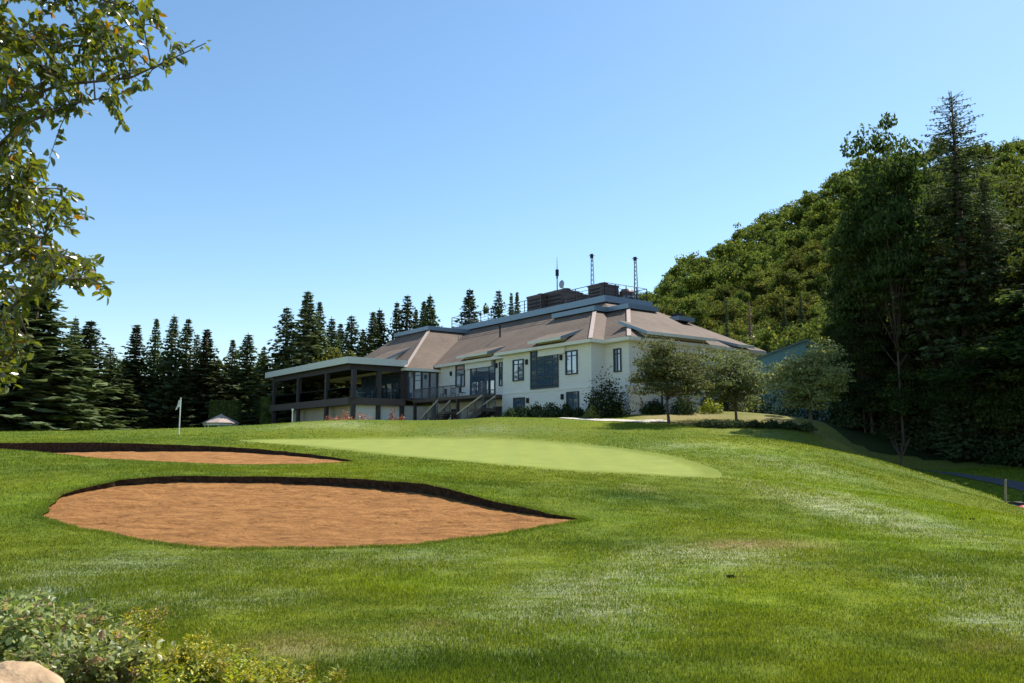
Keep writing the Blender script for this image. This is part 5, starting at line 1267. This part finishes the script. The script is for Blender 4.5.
def goldenrod(px, py, Y, h, label, seed, nst=6):
    h *= .9
    rng = np.random.default_rng(seed); x, y = at(px, py, Y)[:2]; zb = gz(x, y); r = empty('goldenrod_plant', (x, y, zb), label, 'wildflower', 'goldenrod at the lower left'); tb = MB(); lb = MB(); fb = MB(); P, A, N_, Ln = [], [], [], []; FP = []
    for i in range(nst):
        b0 = np.array([rng.normal()*.08, rng.normal()*.08, -.02]); e = b0+np.array([rng.normal()*.10, rng.normal()*.10, h*(.7+.35*rng.random())]); tb.tube([b0, (b0+e)/2+rng.normal(size=3)*.01, e], [.004, .003, .0015], 4)
        for t in np.linspace(.2, .95, 22):
            a = rng.random()*6.28; P.append(b0*(1-t)+e*t); A.append((math.cos(a), math.sin(a), .5)); N_.append((rng.normal()*.3, rng.normal()*.3, 1)); Ln.append(.085*(1.1-t*.5))
        for j in range(26): FP.append(e+np.array([rng.normal()*.03, rng.normal()*.03, -abs(rng.normal())*.06]))
    tb.build('stems', M['l_gold'], r); Ln = np.array(Ln); leaf_quads(lb, np.array(P), np.array(A), np.array(N_), Ln, Ln*.26); lb.build('leaves', M['l_gold'], r)
    FP = np.array(FP); leaf_cards(fb, FP, rng.normal(size=FP.shape), .018, .014, rng); fb.build('flower_heads', M['gold'], r)['kind'] = 'stuff'
for i, g in enumerate([(118,655,6.2,.40,'tallest goldenrod beside the brambles'),(136,650,6.4,.36,'goldenrod just right of the tallest one'),(175,672,5.8,.30,'goldenrod in the middle of the lower left clump'),(205,680,5.6,.28,'short goldenrod near the bottom edge'),(228,690,5.5,.24,'low goldenrod right of the brambles'),(262,695,5.4,.22,'goldenrod on the bare brownish turf patch'),(285,690,5.5,.18,'last and smallest goldenrod towards the middle of the picture'),(240,672,5.9,.16,'tiny goldenrod shoot above the low one'),(155,690,5.5,.33,'goldenrod rising from the bramble leaves'),(172,698,5.3,.3,'leafy goldenrod at the bottom edge right of the last bramble'),(190,668,5.9,.26,'goldenrod a little behind the middle of the lower left clump'),(305,698,5.3,.2,'goldenrod beyond the bare brownish turf patch'),(218,676,5.7,.22,'goldenrod between the short one and the tiny shoot'),(130,676,5.7,.34,'leafy goldenrod in front of the tallest one'),(100,640,6.7,.28,'goldenrod behind the tallest one')]): goldenrod(*g, 800+i)
def boulder():
    p = at(12, 704, 4.6); zb = gz(p[0], p[1]); rng = np.random.default_rng(5); mb = MB(); V = []; nu, nv = 36, 18
    for i in range(nv+1):
        f = math.pi*i/nv
        for j in range(nu):
            t = 2*math.pi*j/nu; d = np.array([math.sin(f)*math.cos(t), math.sin(f)*math.sin(t), math.cos(f)])
            k = 1+.18*math.sin(3*d[0]+1)+.12*math.sin(5*d[1]+2*d[0])+.08*math.sin(9*d[2]+7*d[0])+.03*math.sin(17*d[0]+13*d[1])
            V.append(d*k*np.array([.44, .26, .20]))
    mb.add(V, [(i*nu+j, i*nu+(j+1) % nu, (i+1)*nu+(j+1) % nu, (i+1)*nu+j) for i in range(nv) for j in range(nu)])
    o = mb.build('boulder', M['rock'], smooth=True); o.location = (p[0]-.05, p[1], zb+.10); tag(o, 'warm tan boulder cut by the lower left corner of the picture', 'boulder')
boulder()
# two small white wildflowers on the turf behind the brambles, and small leaf tufts on the turf
for px, py, lab in ((42,614,'left of two tiny white clover flowers on the turf'), (74,616,'right of two tiny white clover flowers on the turf')):
    x, y = ground_hit(px, py+4); zb = gz(x, y); r = empty('clover_flower', (x, y, zb), lab, 'flower', 'white clover flowers')
    mb = MB(); mb.tube([(0, 0, 0), (0, 0, .05)], .002, 4); mb.build('stem', M['l_gold'], r); mb = MB(); mb.lathe([(0, -.016), (.014, -.006), (.016, .004), (.01, .014), (0, .018)], (0, 0, .06), 8); mb.build('flower_head', M['white'], r)
def tuft(px, py, label, seed):
    rng = np.random.default_rng(seed); x, y = ground_hit(px, py); zb = gz(x, y); n = 60; a = rng.random(n)*6.28
    mb = MB(); P = np.zeros((n, 3)); P[:, 0] = np.clip(rng.normal(size=n), -1.5, 1.5)*.045; P[:, 1] = np.clip(rng.normal(size=n), -1.5, 1.5)*.035
    leaf_quads(mb, P, np.stack([np.cos(a), np.sin(a), .5+rng.random(n)*.5], 1), np.tile([0, 0, 1.], (n, 1)), .07, .02)
    o = mb.build('grass_tuft', M['l_darkshrub']); o.scale = (.7, .7, .8); o.location = (x, y, zb); tag(o, label, 'grass tuft')
tuft(731, 578, 'single dark grass tuft on the bright turf right of the middle', 1); tuft(972, 520, 'small dark tuft on the slope at the right', 2)

# ------------------------------------------------------------------ light, sky, camera
AZ, EL = R(50), R(53)
sun = bpy.data.lights.new('sun', 'SUN'); sun.energy = 5.0; sun.angle = R(.55); sun.color = (1, .955, .88)
so = bpy.data.objects.new('sun', sun); COL.objects.link(so)
D = Vector((math.sin(AZ)*math.cos(EL), math.cos(AZ)*math.cos(EL), math.sin(EL))); so.rotation_euler = D.to_track_quat('Z', 'Y').to_euler()
W = bpy.data.worlds.new('World'); scn.world = W; W.use_nodes = True; nt = W.node_tree
sk = nt.nodes.new('ShaderNodeTexSky'); sk.sky_type = 'NISHITA'; sk.sun_disc = False; sk.sun_elevation = EL; sk.sun_rotation = AZ
sk.altitude = 0; sk.air_density = 1.0; sk.dust_density = .35; sk.ozone_density = 2.0
hs = nt.nodes.new('ShaderNodeHueSaturation'); hs.inputs['Saturation'].default_value = 1.1; hs.inputs['Hue'].default_value = .493; nt.links.new(sk.outputs[0], hs.inputs['Color']); nt.links.new(hs.outputs[0], nt.nodes['Background'].inputs[0]); nt.nodes['Background'].inputs[1].default_value = .128
cam = bpy.data.cameras.new('camera'); co = bpy.data.objects.new('camera', cam); COL.objects.link(co); scn.camera = co
cam.sensor_width = 36; cam.lens = F_PX/1024*36; cam.clip_end = 6000; cam.clip_start = .05
co.location = (0, 0, EYE); co.rotation_euler = (math.pi/2+PITCH, 0, 0)
cam.dof.use_dof = True; cam.dof.focus_distance = 40; cam.dof.aperture_fstop = 5.0
vs = scn.view_settings; vs.view_transform = 'Standard'; vs.look = 'None'; vs.gamma = 1; vs.exposure = .6; vs.use_curve_mapping = False
scn.render.engine = 'CYCLES'; scn.cycles.use_denoising = True; scn.cycles.max_bounces = 6; scn.cycles.transparent_max_bounces = 12; scn.cycles.diffuse_bounces = 3
scn.cycles.use_adaptive_sampling = True
